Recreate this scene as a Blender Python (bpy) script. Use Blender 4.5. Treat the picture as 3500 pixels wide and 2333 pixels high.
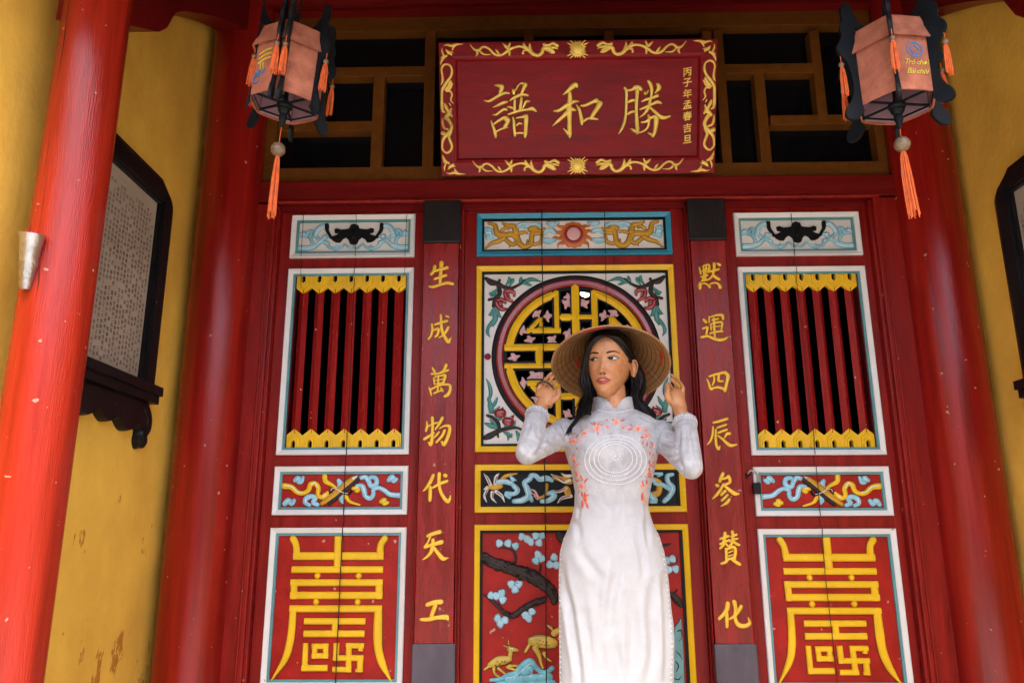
import bpy, bmesh, math, random
import numpy as np
from mathutils import Vector, Matrix, noise, geometry
from mathutils.bvhtree import BVHTree
for o in list(bpy.data.objects): bpy.data.objects.remove(o)
scene = bpy.context.scene
COL = scene.collection
random.seed(7)
# ---------------------------------------------------------------- camera
FPX = 2722.0                      # focal length in photo pixels (photo 3500 wide) = 28 mm
PITCH, YAW, ROLL = math.radians(14.1917), math.radians(-1.068), math.radians(-0.1905)
CAM = Vector((0.0, -3.0, 0.93))
_f = Vector((math.sin(YAW)*math.cos(PITCH), math.cos(YAW)*math.cos(PITCH), math.sin(PITCH)))
_r0 = Vector((math.cos(YAW), -math.sin(YAW), 0)); _u0 = _r0.cross(_f)
_r = _r0*math.cos(ROLL)+_u0*math.sin(ROLL); _u = _u0*math.cos(ROLL)-_r0*math.sin(ROLL)
cam = bpy.data.cameras.new('camera'); cam.sensor_width = 36; cam.lens = 28.0
cam.clip_start = .05; cam.clip_end = 400
cam.dof.use_dof = True; cam.dof.focus_distance = 2.45; cam.dof.aperture_fstop = 9.0
camo = bpy.data.objects.new('camera', cam); COL.objects.link(camo)
camo.matrix_world = Matrix(((_r.x,_u.x,-_f.x,CAM.x),(_r.y,_u.y,-_f.y,CAM.y),(_r.z,_u.z,-_f.z,CAM.z),(0,0,0,1)))
scene.camera = camo
# ---------------------------------------------------------------- sky, sun, exposure
SUN_EL, SUN_AZ = math.radians(63), math.radians(-12)      # behind the camera, a little left
world = bpy.data.worlds.new('World'); scene.world = world; world.use_nodes = True
wn = world.node_tree.nodes; bg = wn['Background']
sky = wn.new('ShaderNodeTexSky'); sky.sky_type = 'NISHITA'; sky.sun_disc = False
sky.sun_elevation = SUN_EL; sky.sun_rotation = math.pi - SUN_AZ*-1
sky.air_density = .7; sky.dust_density = 4.0; sky.ozone_density = .6
world.node_tree.links.new(sky.outputs[0], bg.inputs[0]); bg.inputs[1].default_value = .15
sun = bpy.data.lights.new('sun', 'SUN'); sun.energy = 1.5; sun.angle = math.radians(20); sun.color = (1, .95, .88)
suno = bpy.data.objects.new('sun', sun); COL.objects.link(suno)
sd = Vector((math.sin(SUN_AZ)*math.cos(SUN_EL), -math.cos(SUN_AZ)*math.cos(SUN_EL), math.sin(SUN_EL)))   # towards the sun
suno.rotation_euler = sd.to_track_quat('Z', 'Y').to_euler(); suno.location = (0, -8, 8)
vs = scene.view_settings; vs.view_transform = 'Standard'; vs.look = 'None'; vs.exposure = 2.12; vs.gamma = 1; vs.use_curve_mapping = False
scene.cycles.max_bounces = 6; scene.cycles.diffuse_bounces = 5; scene.cycles.glossy_bounces = 3; scene.cycles.transmission_bounces = 2; scene.cycles.caustics_reflective = False; scene.cycles.caustics_refractive = False; scene.cycles.use_adaptive_sampling = True; scene.cycles.adaptive_threshold = .02; scene.cycles.use_denoising = True

# ---------------------------------------------------------------- object helpers
def obj(name, mesh, mat=None, parent=None, smooth=False):
    o = bpy.data.objects.new(name, mesh); COL.objects.link(o)
    if mat: 
        mesh.materials.clear(); mesh.materials.append(mat)
    if smooth: mesh.polygons.foreach_set('use_smooth', [True]*len(mesh.polygons))
    if parent: adopt(o, parent)
    return o
def base_of(p):
    v = Vector()
    while p is not None: v += p.location; p = p.parent
    return v
def adopt(o, parent):
    o.parent = parent; o.matrix_parent_inverse = Matrix.Translation(-base_of(parent)) if parent.type == 'EMPTY' else Matrix()
def thing(name, loc, label, cat, group=None):
    o = bpy.data.objects.new(name, None); COL.objects.link(o); o.location = loc
    o.empty_display_size = .1; return tag(o, label, cat, group)
def tag(o, label=None, cat=None, group=None, kind=None):
    if label: o['label'] = label
    if cat: o['category'] = cat; o['kind'] = 'thing'
    if group: o['group'] = group
    if kind: o['kind'] = kind
    return o
def dup(root, delta, label=None):
    r = root.copy(); COL.objects.link(r); r.location = root.location + Vector(delta)
    if label: r['label'] = label
    for ch in list(root.children):
        c = ch.copy(); COL.objects.link(c); c.parent = r
        for g in ch.children:
            d = g.copy(); COL.objects.link(d); d.parent = c
    return r
# ---------------------------------------------------------------- photo pixel -> point on a real plane of the place
class Plane:
    """a plane with origin o, axes u, v and outward normal n; px() finds where a sight line of the survey photo meets it"""
    def __init__(s, o, u, v, n, A=(1, 0, 1, 0)):
        s.o, s.u, s.v, s.n, s.A = Vector(o), Vector(u).normalized(), Vector(v).normalized(), Vector(n).normalized(), A
    def px(s, x, y):
        d = _f + _r*((x-1750)/FPX) - _u*((y-1166.5)/FPX)
        t = (s.o-CAM).dot(s.n)/d.dot(s.n); q = CAM+d*t-s.o
        return s.map(q.dot(s.u), q.dot(s.v))
    def map(s, u, v): return (s.A[0]*u+s.A[1], s.A[2]*v+s.A[3])
    def pt(s, u, v, h=0): return s.o+s.u*u+s.v*v+s.n*h
    def scale(s, x, y):
        a, b = s.px(x, y), s.px(x+1, y); return abs(b[0]-a[0])
    def with_map(s, A): return Plane(s.o, s.u, s.v, s.n, A)
def front(y): return Plane((0, y, 0), (1, 0, 0), (0, 0, 1), (0, -1, 0))
def crop(pl, c, x, y): return pl.px(c[0]+x/c[2], c[1]+y/c[2])
def strokes(pl, c, txt):
    out = []
    for st in txt.split(';'):
        st = st.strip()
        if not st: continue
        P = []
        for t in st.split(','):
            x, y, w = (float(k) for k in t.split())
            fx, fy = c[0]+x/c[2], c[1]+y/c[2]
            u, v = pl.px(fx, fy); P.append((u, v, w/c[2]*pl.scale(fx, fy)))
        out.append(P)
    return out
# ---------------------------------------------------------------- mesh builder
PROF = {'round': ((-1, 0), (-.95, .58), (-.66, .92), (0, 1), (.66, .92), (.95, .58), (1, 0)),
        'ridge': ((-1, 0), (-1, .55), (0, 1), (1, .55), (1, 0)),
        'bar': ((-1, 0), (-.98, .6), (-.6, 1), (.6, 1), (.98, .6), (1, 0)),
        'flat': ((-1, 0), (-1, 1), (1, 1), (1, 0))}
def catmull(P, n):
    if len(P) < 3: 
        P = [P[0], tuple((a+b)/2 for a, b in zip(P[0], P[-1])), P[-1]]
    Q = [tuple(2*a-b for a, b in zip(P[0], P[1]))]+list(P)+[tuple(2*a-b for a, b in zip(P[-1], P[-2]))]
    out = []
    for i in range(1, len(Q)-2):
        for k in range(n):
            t = k/n; a, b, c, d = Q[i-1:i+3]
            out.append(tuple(.5*(2*b[j]+(c[j]-a[j])*t+(2*a[j]-5*b[j]+4*c[j]-d[j])*t*t+(3*b[j]-a[j]-3*c[j]+d[j])*t**3) for j in range(len(b))))
    out.append(tuple(P[-1])); return out
class MB:
    def __init__(s): s.v, s.f = [], []
    def add(s, V, F):
        n = len(s.v); s.v += [tuple(a) for a in V]; s.f += [tuple(n+i for i in f) for f in F]; return s
    def box(s, x0, x1, y0, y1, z0, z1, b=0):
        if b:
            bm = bmesh.new(); bmesh.ops.create_cube(bm, size=1)
            bmesh.ops.scale(bm, vec=(x1-x0, y1-y0, z1-z0), verts=bm.verts)
            bmesh.ops.translate(bm, vec=((x0+x1)/2, (y0+y1)/2, (z0+z1)/2), verts=bm.verts)
            bmesh.ops.bevel(bm, geom=bm.edges[:], offset=b, segments=2, affect='EDGES', profile=.5)
            bm.verts.index_update(); s.add([v.co for v in bm.verts], [[v.index for v in f.verts] for f in bm.faces]); bm.free(); return s
        V = [(x, y, z) for z in (z0, z1) for y in (y0, y1) for x in (x0, x1)]
        return s.add(V, [(0, 2, 3, 1), (4, 5, 7, 6), (0, 1, 5, 4), (2, 6, 7, 3), (0, 4, 6, 2), (1, 3, 7, 5)])
    def obox(s, o, ux, uy, uz):           # oriented box: centre + half vectors
        o, ux, uy, uz = (Vector(k) for k in (o, ux, uy, uz))
        V = [o+ux*a+uy*b+uz*c for c in (-1, 1) for b in (-1, 1) for a in (-1, 1)]
        return s.add(V, [(0, 2, 3, 1), (4, 5, 7, 6), (0, 1, 5, 4), (2, 6, 7, 3), (0, 4, 6, 2), (1, 3, 7, 5)])
    def brush(s, pl, P, h0, h, prof='round', n=5, cap=True, jit=True, minw=.0006, rough=0):
        """carved stroke on a plane: P = (u, v, width)"""
        pr = PROF[prof]; hh = h*(1+random.uniform(-.09, .09)) if jit else h
        C = catmull(P, n) if n > 1 else list(P)
        if rough: C = [(u+random.uniform(-1, 1)*w*rough*.35, v+random.uniform(-1, 1)*w*rough*.35, w*(1+random.uniform(-1, 1)*rough)) for u, v, w in C]
        rings = []
        for i, (u, v, w) in enumerate(C):
            a, b = C[max(i-1, 0)], C[min(i+1, len(C)-1)]
            tu, tv = b[0]-a[0], b[1]-a[1]; L = math.hypot(tu, tv) or 1e-9; tu /= L; tv /= L
            w = max(w, minw)
            if cap and prof != 'flat' and (prof != 'bar' or len(P) > 2) and i in (0, len(C)-1):
                sg = -1 if i == 0 else 1
                seq = [(1, 0, 1), (.8, .3, .9), (.35, .47, .55)]
                seq = seq[::-1] if i == 0 else seq
                for k, e, q in seq: rings.append((u+tu*sg*e*w, v+tv*sg*e*w, w*k, tu, tv, q))
            else: rings.append((u, v, w, tu, tv, 1))
        V, F, m = [], [], len(pr)
        for (u, v, w, tu, tv, q) in rings:
            hw = min(hh, w*.9)*q if prof == 'round' else hh*q
            for a, b in pr: V.append(pl.pt(u-tv*a*w/2, v+tu*a*w/2, h0+b*hw))
        for i in range(len(rings)-1):
            for k in range(m-1): F.append((i*m+k, i*m+k+1, (i+1)*m+k+1, (i+1)*m+k))
        F.append(tuple(range(m))[::-1]); F.append(tuple((len(rings)-1)*m+k for k in range(m)))
        if pl.u.cross(pl.v).dot(pl.n)*1 > 0: F = [f[::-1] for f in F]
        return s.add(V, F)
    def poly(s, pl, P, h0, h1, bev=0):
        """flat carved piece with a chamfered rim; P outline in (u, v)"""
        A = sum(P[i][0]*P[(i+1) % len(P)][1]-P[(i+1) % len(P)][0]*P[i][1] for i in range(len(P)))
        if A < 0: P = P[::-1]
        n = len(P); Q = []
        for i in range(n):
            a, b, c = Vector(P[i-1][:2]), Vector(P[i][:2]), Vector(P[(i+1) % n][:2])
            e1 = (b-a).normalized() if (b-a).length else Vector((1, 0)); e2 = (c-b).normalized() if (c-b).length else e1
            nn = Vector((-e1.y-e2.y, e1.x+e2.x)); nn = nn.normalized() if nn.length > 1e-6 else Vector((-e1.y, e1.x))
            Q.append(b+nn*bev)
        V = [pl.pt(u, v, h0) for u, v in P]
        rows = [0]
        if bev: V += [pl.pt(u, v, h0+(h1-h0)*.55) for u, v in P]
        V += [pl.pt(q[0], q[1], h1) for q in Q]
        k = len(V)//n; F = []
        for r in range(k-1):
            for i in range(n): j = (i+1) % n; F.append((r*n+i, r*n+j, (r+1)*n+j, (r+1)*n+i))
        tri = geometry.tessellate_polygon([[Vector((q[0], q[1], 0)) for q in Q]])
        for t in tri:
            a, b, c = (Q[i] for i in t)
            if (b[0]-a[0])*(c[1]-a[1])-(c[0]-a[0])*(b[1]-a[1]) < 0: t = t[::-1]
            F.append(tuple((k-1)*n+i for i in t))
        if pl.u.cross(pl.v).dot(pl.n) < 0: F = [f[::-1] for f in F]
        return s.add(V, F)
    def frame(s, pl, u0, u1, v0, v1, prof):
        """mitred rectangular moulding; prof = [(inset, height)] from outside to inside"""
        V, F, m = [], [], len(prof)
        for i, h in prof:
            V += [pl.pt(u0+i, v0+i, h), pl.pt(u1-i, v0+i, h), pl.pt(u1-i, v1-i, h), pl.pt(u0+i, v1-i, h)]
        for r in range(m-1):
            for k in range(4): j = (k+1) % 4; F.append((r*4+k, r*4+j, (r+1)*4+j, (r+1)*4+k))
        if pl.u.cross(pl.v).dot(pl.n) < 0: F = [f[::-1] for f in F]
        return s.add(V, F)
    def tube(s, P, R, n=8, caps=True, up=None):
        """swept round bar through 3d points; R radius or list (or (ra, rb) ellipse)"""
        P = [Vector(p) for p in P]; V, F = [], []
        if not isinstance(R, (list, tuple)): R = [R]*len(P)
        t0 = (P[1]-P[0]).normalized()
        x = Vector(up) if up else (Vector((0, 0, 1)) if abs(t0.z) < .9 else Vector((1, 0, 0)))
        x = (x-t0*x.dot(t0)).normalized()
        for i, p in enumerate(P):
            t = (P[min(i+1, len(P)-1)]-P[max(i-1, 0)]).normalized()
            x = (x-t*x.dot(t)); x = x.normalized() if x.length > 1e-6 else Vector((1, 0, 0)); y = t.cross(x)
            ra, rb = R[i] if isinstance(R[i], (list, tuple)) else (R[i], R[i])
            for k in range(n):
                a = 2*math.pi*k/n; V.append(p+x*math.cos(a)*ra+y*math.sin(a)*rb)
        for i in range(len(P)-1):
            for k in range(n): j = (k+1) % n; F.append((i*n+k, i*n+j, (i+1)*n+j, (i+1)*n+k))
        if caps: F.append(tuple(range(n))[::-1]); F.append(tuple((len(P)-1)*n+k for k in range(n)))
        return s.add(V, F)
    def lathe(s, o, prof, n=24, axis=(0, 0, 1)):
        ax = Vector(axis).normalized(); x = ax.orthogonal().normalized(); y = ax.cross(x); o = Vector(o); V, F = [], []
        for r, z in prof:
            for k in range(n): a = 2*math.pi*k/n; V.append(o+ax*z+(x*math.cos(a)+y*math.sin(a))*max(r, 1e-5))
        for i in range(len(prof)-1):
            for k in range(n): j = (k+1) % n; F.append((i*n+k, i*n+j, (i+1)*n+j, (i+1)*n+k))
        F.append(tuple(range(n))[::-1]); F.append(tuple((len(prof)-1)*n+k for k in range(n)))
        return s.add(V, F)
    def ball(s, c, r, nu=8, nv=6):
        rx, ry, rz = r if isinstance(r, (tuple, list)) else (r, r, r); V, F = [], []
        for i in range(nv+1):
            t = math.pi*i/nv
            for k in range(nu): a = 2*math.pi*k/nu; V.append((c[0]+rx*math.sin(t)*math.cos(a), c[1]+ry*math.sin(t)*math.sin(a), c[2]+rz*math.cos(t)))
        for i in range(nv):
            for k in range(nu): j = (k+1) % nu; F.append((i*nu+k, (i+1)*nu+k, (i+1)*nu+j, i*nu+j))
        return s.add(V, F)
    def mesh(s, name):
        m = bpy.data.meshes.new(name); m.from_pydata(s.v, [], s.f); m.update(); return m
    def build(s, name, mat, parent=None, smooth=False, angle=None):
        m = s.mesh(name); o = obj(name, m, mat, parent, smooth)
        if angle: m.set_sharp_from_angle(angle=math.radians(angle))
        return o
def clusters(S):
    """group strokes that touch each other into separate carved pieces"""
    par = list(range(len(S)))
    def find(i):
        while par[i] != i: i = par[i]
        return i
    D = [catmull(P, 4) for P in S]
    for i in range(len(S)):
        for j in range(i):
            if find(i) != find(j) and any(math.hypot(p[0]-q[0], p[1]-q[1]) < (p[2]+q[2])*.5 for p in D[i] for q in D[j]): par[find(i)] = find(j)
    out = {}
    for i in range(len(S)): out.setdefault(find(i), []).append(S[i])
    return list(out.values())
def carve(pl, c, txt, name, mat, parent, h0, h, prof='round', n=5, mirrors=None, angle=50, whole=False, fine=False, edge=None, rough=0):
    """traced relief; every separate piece becomes a part (whole: one character; fine: hair-thin paint lines stay joined)"""
    S = strokes(pl, c, txt); o = None
    if edge:  # wider dark underlay: painted outline and edge shadow put into one colour
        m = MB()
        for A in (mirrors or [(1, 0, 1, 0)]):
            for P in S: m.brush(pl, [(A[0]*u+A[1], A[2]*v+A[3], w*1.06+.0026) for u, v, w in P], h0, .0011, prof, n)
        tag(m.build('outline_edge_shade', edge, parent, True, angle), kind='stuff')
    if fine:
        m = MB()
        for A in (mirrors or [(1, 0, 1, 0)]):
            for P in S: m.brush(pl, [(A[0]*u+A[1], A[2]*v+A[3], w) for u, v, w in P], h0, h, prof, n)
        return tag(m.build(name, mat, parent, True, angle), kind='stuff')
    for A in (mirrors or [(1, 0, 1, 0)]):
        for G in ([S] if whole else clusters(S)):
            m = MB()
            for P in G: m.brush(pl, [(A[0]*u+A[1], A[2]*v+A[3], w) for u, v, w in P], h0, h, prof, n, rough=rough)
            o = m.build(name, mat, parent, True, angle)
    return o

# ---------------------------------------------------------------- procedural materials
MAT = {}
def _new(name):
    m = bpy.data.materials.new(name); m.use_nodes = True; nt = m.node_tree
    return m, nt, nt.nodes['Principled BSDF']
def paint(name, col, rough=.42, var=.18, scale=5, grain=(1, 1, 1), bump=.25, bscale=90, chips=0, chipcol=(.6, .5, .42), dirt=0, dirtcol=(.05, .03, .02), metal=0, coat=0, spec=.5, bdist=.002, sheen=0):
    m, nt, b = _new(name); N, L = nt.nodes, nt.links
    tc = N.new('ShaderNodeTexCoord'); mp = N.new('ShaderNodeMapping'); L.new(tc.outputs['Object'], mp.inputs[0]); mp.inputs['Scale'].default_value = grain
    n1 = N.new('ShaderNodeTexNoise'); n1.inputs['Scale'].default_value = scale; n1.inputs['Detail'].default_value = 6; n1.inputs['Roughness'].default_value = .62; L.new(mp.outputs[0], n1.inputs[0])
    r1 = N.new('ShaderNodeValToRGB'); L.new(n1.outputs[0], r1.inputs[0])
    r1.color_ramp.elements[0].position = .28; r1.color_ramp.elements[1].position = .74
    r1.color_ramp.elements[0].color = tuple(c*(1-var) for c in col)+(1,); r1.color_ramp.elements[1].color = tuple(min(1, c*(1+var)+.004*var) for c in col)+(1,)
    out = r1.outputs[0]
    def over(fac_out, lo, hi, color, src):
        rr = N.new('ShaderNodeValToRGB'); rr.color_ramp.elements[0].position = lo; rr.color_ramp.elements[1].position = hi; L.new(fac_out, rr.inputs[0])
        mx = N.new('ShaderNodeMix'); mx.data_type = 'RGBA'; L.new(rr.outputs[0], mx.inputs[0]); L.new(src, mx.inputs[6]); mx.inputs[7].default_value = tuple(color)+(1,)
        return mx.outputs[2]
    if dirt:
        n3 = N.new('ShaderNodeTexNoise'); n3.inputs['Scale'].default_value = 2.3; n3.inputs['Detail'].default_value = 6; n3.inputs['Roughness'].default_value = .7; L.new(mp.outputs[0], n3.inputs[0])
        out = over(n3.outputs[0], .62-dirt*.12, .80, dirtcol, out)
    if chips:
        n4 = N.new('ShaderNodeTexNoise'); n4.inputs['Scale'].default_value = 42; n4.inputs['Detail'].default_value = 3; L.new(tc.outputs['Object'], n4.inputs[0])
        out = over(n4.outputs[0], .765-chips*.045, .780-chips*.045, chipcol, out)
    L.new(out, b.inputs['Base Color'])
    n2 = N.new('ShaderNodeTexNoise'); n2.inputs['Scale'].default_value = bscale; n2.inputs['Detail'].default_value = 3; L.new(mp.outputs[0], n2.inputs[0])
    ad = N.new('ShaderNodeMath'); ad.operation = 'MULTIPLY_ADD'; L.new(n1.outputs[0], ad.inputs[0]); ad.inputs[1].default_value = 1.2; L.new(n2.outputs[0], ad.inputs[2])
    bp = N.new('ShaderNodeBump'); bp.inputs['Strength'].default_value = bump; bp.inputs['Distance'].default_value = bdist; L.new(ad.outputs[0], bp.inputs['Height']); L.new(bp.outputs[0], b.inputs['Normal'])
    mr = N.new('ShaderNodeMapRange'); L.new(n1.outputs[0], mr.inputs[0]); mr.inputs[1].default_value = .3; mr.inputs[2].default_value = .7; mr.inputs[3].default_value = max(.05, rough-.08); mr.inputs[4].default_value = min(1, rough+.1); L.new(mr.outputs[0], b.inputs['Roughness'])
    b.inputs['Metallic'].default_value = metal; b.inputs['Coat Weight'].default_value = coat; b.inputs['Coat Roughness'].default_value = .25
    b.inputs['Specular IOR Level'].default_value = spec
    if sheen: b.inputs['Sheen Weight'].default_value = sheen
    MAT[name] = m; return m
VG = (7, 7, .8)          # vertical brush grain
RED = (.33, .012, .013)
paint('red_column', (.32, .018, .007), .18, .42, 3.0, (7, 7, .4), .45, 60, chips=1.2, chipcol=(.42, .24, .16), spec=.42, bdist=.003, dirt=.45, dirtcol=(.22, .007, .005))
paint('crimson_column', (.25, .0082, .0055), .17, .42, 3.0, (7, 7, .4), .26, 60, chips=.9, chipcol=(.45, .26, .2), spec=.38, bdist=.003, dirt=.2, dirtcol=(.15, .005, .005))
paint('red_slat', (.29, .010, .010), .24, .2, 4, VG, .4, 60, chips=.6, spec=.4, bdist=.0025)
paint('block_low_sheen', (.085, .070, .090), .4, .3, 6, (2, 2, 1), .4, 60, chips=.6, chipcol=(.25, .2, .2), spec=.3, bdist=.003)  # lower blocks paler than the top ones: reflected light mixed into the colour
paint('red_door', (.22, .0078, .0055), .33, .35, 4, VG, .4, 70, chips=.85, chipcol=(.5, .3, .22), spec=.22, bdist=.0025, dirt=.25, dirtcol=(.12, .005, .005))
paint('red_board', (.235, .0082, .0058), .27, .35, 4, VG, .5, 75, chips=.8, chipcol=(.45, .26, .2), spec=.42, bdist=.0025)
paint('red_beam', (.15, .0050, .0052), .38, .25, 4, (.8, 6, 6), .4, 60, spec=.22, bdist=.003)
paint('red_panel', (.33, .0125, .0080), .42, .28, 9, (1, 1, 1), .5, 40, chips=.95, chipcol=(.5, .3, .22), spec=.2, bdist=.004, dirt=.25, dirtcol=(.22, .008, .006))
paint('maroon', (.085, .0035, .006), .45, .3, 5, (1, 1, 1), .3, 60, spec=.25)
paint('plaque_red', (.21, .006, .010), .42, .28, 6, (.7, 4, 4), .35, 60, dirt=.5, dirtcol=(.11, .004, .007), spec=.22)
paint('yellow_paint', (.76, .47, .012), .38, .14, 9, (1, 1, 1), .35, 60, chips=.4, chipcol=(.8, .7, .45), spec=.35)
paint('white_paint', (.72, .735, .74), .5, .08, 6, (1, 1, 1), .3, 90, chips=.4, chipcol=(.4, .3, .25), dirt=.18, dirtcol=(.5, .46, .40), spec=.35)
paint('white_field', (.66, .65, .63), .55, .08, 6, (1, 1, 1), .35, 70)
paint('teal_paint', (.09, .27, .30), .48, .2, 9, (1, 1, 1), .3, 70, chips=.3, chipcol=(.5, .5, .48))
paint('blue_frame', (.02, .25, .40), .42, .2, 9, (1, 1, 1), .3, 70, chips=.2)
paint('cloud_blue', (.27, .55, .70), .42, .3, 26, (1, 1, 1), .5, 60, dirt=.25, dirtcol=(.12, .33, .45))
paint('pale_blue', (.66, .80, .86), .42, .1, 14, (1, 1, 1), .2, 60)
paint('leaf_green', (.02, .19, .17), .32, .35, 12, (1, 1, 1), .3, 50, coat=.3)
paint('fruit_red', (.26, .016, .018), .22, .25, 12, (1, 1, 1), .2, 40, coat=.5)
paint('branch_dark', (.020, .013, .012), .45, .6, 22, (1, 1, 1), .9, 34, bdist=.006, spec=.3)
paint('bark_brown', (.055, .034, .030), .5, .4, 22, (1, 1, 1), .6, 40, spec=.3)
paint('black_paint', (.0030, .0036, .0052), .5, .3, 8, (1, 1, 1), .3, 60, spec=.2)
paint('navy_field', (.0035, .0075, .012), .5, .3, 8, (1, 1, 1), .3, 60, spec=.2)
paint('charcoal_block', (.013, .0105, .0115), .45, .3, 6, (2, 2, 1), .45, 60, chips=.3, chipcol=(.2, .15, .14), spec=.22, bdist=.003)
paint('gold', (.92, .64, .12), .34, .18, 22, (1, 1, 1), .5, 70, metal=.1, dirt=.22, dirtcol=(.16, .085, .012), coat=.15)
paint('gold_paint', (.80, .50, .025), .36, .15, 22, (1, 1, 1), .5, 55, chips=.4, chipcol=(.85, .78, .6), coat=.15)
paint('ochre_dragon', (.52, .28, .015), .4, .25, 18, (1, 1, 1), .4, 60)
paint('orange_paint', (.50, .13, .012), .42, .25, 15, (1, 1, 1), .4, 60)
paint('pink_paint', (.62, .36, .37), .5, .12, 15, (1, 1, 1), .3, 60)
paint('deer_yellow', (.55, .38, .05), .42, .35, 24, (1, 1, 1), .5, 60, dirt=.35, dirtcol=(.22, .30, .12))
paint('wave_blue', (.14, .45, .55), .42, .4, 26, (1, 1, 1), .5, 60, dirt=.3, dirtcol=(.05, .22, .32))
paint('rock_teal', (.12, .30, .32), .45, .3, 14, (1, 1, 1), .4, 60)
paint('transom_wood', (.135, .046, .0055), .45, .25, 6, (4, 1, 4), .35, 60, spec=.22)
paint('ochre_wall', (.90, .535, .085), .9, .24, 2.6, (1, 1, .75), .28, 50, dirt=.42, dirtcol=(.70, .375, .05), bdist=.006, spec=.15)
paint('stele_black', (.0045, .0045, .0060), .42, .5, 9, (1, 1, 1), .5, 50, chips=.7, chipcol=(.16, .14, .12), spec=.25)
paint('stele_stone', (.40, .345, .28), .8, .14, 7, (1, 1, 1), .4, 60, dirt=.4, dirtcol=(.28, .235, .185), spec=.2)
paint('ink_red', (.045, .010, .008), .7, .3, 30, spec=.1)
paint('felt', (.40, .142, .086), .95, .38, 22, (1, 1, 1), 1.0, 110, dirt=.4, dirtcol=(.26, .085, .055), spec=.1)
paint('felt_red', (.36, .055, .025), .95, .14, 40, (1, 1, 1), .8, 160, sheen=.1)
paint('felt_inner', (.34, .20, .25), .95, .12, 30, (1, 1, 1), .4, 160)
paint('lantern_black', (.0042, .0070, .0095), .5, .3, 20, (1, 1, 1), .4, 80, chips=.3, chipcol=(.12, .12, .12), spec=.18)
paint('tassel', (.70, .135, .028), .7, .3, 60, (1, 1, 1), .3, 120)
paint('bead_wood', (.17, .115, .07), .4, .5, 40, (1, 1, 3), .3, 80)
paint('thread_blue', (.01, .22, .50), .6, .2, 60)
paint('thread_yellow', (.62, .47, .05), .6, .2, 60)
paint('tin', (.48, .48, .49), .30, .35, 18, (1, 1, 1), .9, 22, metal=.9, dirt=.35, dirtcol=(.25, .17, .10), bdist=.005)
paint('incense_pink', (.62, .03, .12), .8, .2, 60)
paint('steel', (.42, .40, .38), .3, .3, 40, metal=1)
paint('lock_body', (.010, .009, .009), .5, .3, 40, spec=.2)
paint('crack', (.006, .004, .004), .9, .2)
paint('floor_tile', (.30, .25, .20), .6, .2, 5, (1, 1, 1), .3, 40)
paint('courtyard', (.44, .42, .39), .85, .15, 3, (1, 1, 1), .4, 40)
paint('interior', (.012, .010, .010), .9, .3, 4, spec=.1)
paint('ceiling_wood', (.05, .012, .010), .6, .3, 4, (.7, 5, 5), .3, 50)
paint('roof_tile', (.22, .10, .06), .8, .3, 6, (1, 1, 1), .5, 30)
paint('plaster_far', (.62, .55, .42), .9, .12, 2)
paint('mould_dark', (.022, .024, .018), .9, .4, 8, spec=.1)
def stained(mat):
    """flaking darker patches, denser towards the foot of the wall"""
    nt = mat.node_tree; N, L = nt.nodes, nt.links; b = N['Principled BSDF']; src = b.inputs['Base Color'].links[0].from_socket
    tc = N.new('ShaderNodeTexCoord'); mp = N.new('ShaderNodeMapping'); mp.inputs['Scale'].default_value = (1, 1.25, .6); L.new(tc.outputs['Object'], mp.inputs[0])
    n = N.new('ShaderNodeTexNoise'); n.inputs['Scale'].default_value = 7.5; n.inputs['Detail'].default_value = 8; n.inputs['Roughness'].default_value = .68; L.new(mp.outputs[0], n.inputs[0])
    sz = N.new('ShaderNodeSeparateXYZ'); L.new(tc.outputs['Object'], sz.inputs[0])
    mr = N.new('ShaderNodeMapRange'); L.new(sz.outputs['Z'], mr.inputs[0]); mr.inputs[1].default_value = .2; mr.inputs[2].default_value = 1.5; mr.inputs[3].default_value = .11; mr.inputs[4].default_value = -.05
    ad = N.new('ShaderNodeMath'); ad.operation = 'ADD'; L.new(n.outputs[0], ad.inputs[0]); L.new(mr.outputs[0], ad.inputs[1])
    rr = N.new('ShaderNodeValToRGB'); rr.color_ramp.elements[0].position = .645; rr.color_ramp.elements[1].position = .665; L.new(ad.outputs[0], rr.inputs[0])
    mx = N.new('ShaderNodeMix'); mx.data_type = 'RGBA'; L.new(rr.outputs[0], mx.inputs[0]); L.new(src, mx.inputs[6]); mx.inputs[7].default_value = (.47, .21, .030, 1); L.new(mx.outputs[2], b.inputs['Base Color'])
stained(MAT['ochre_wall'])
# ================================================================ setting
def struct(o): o['kind'] = 'structure'; return o
XL, XR = -1.33, 1.72
m = MB(); m.add([(-30, -40, -.16), (30, -40, -.16), (30, -1.75, -.16), (-30, -1.75, -.16)], [(0, 1, 2, 3)])
struct(m.build('courtyard_ground', MAT['courtyard']))
m = MB(); m.box(-4, 4.4, -1.7, .35, -.2, 0, .01); struct(m.build('porch_floor', MAT['floor_tile']))
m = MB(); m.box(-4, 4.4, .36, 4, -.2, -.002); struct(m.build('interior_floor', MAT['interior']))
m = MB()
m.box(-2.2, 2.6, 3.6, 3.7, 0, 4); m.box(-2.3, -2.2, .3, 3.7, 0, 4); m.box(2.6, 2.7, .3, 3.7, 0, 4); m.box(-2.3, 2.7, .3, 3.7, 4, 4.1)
struct(m.build('interior_wall', MAT['interior']))
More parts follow.
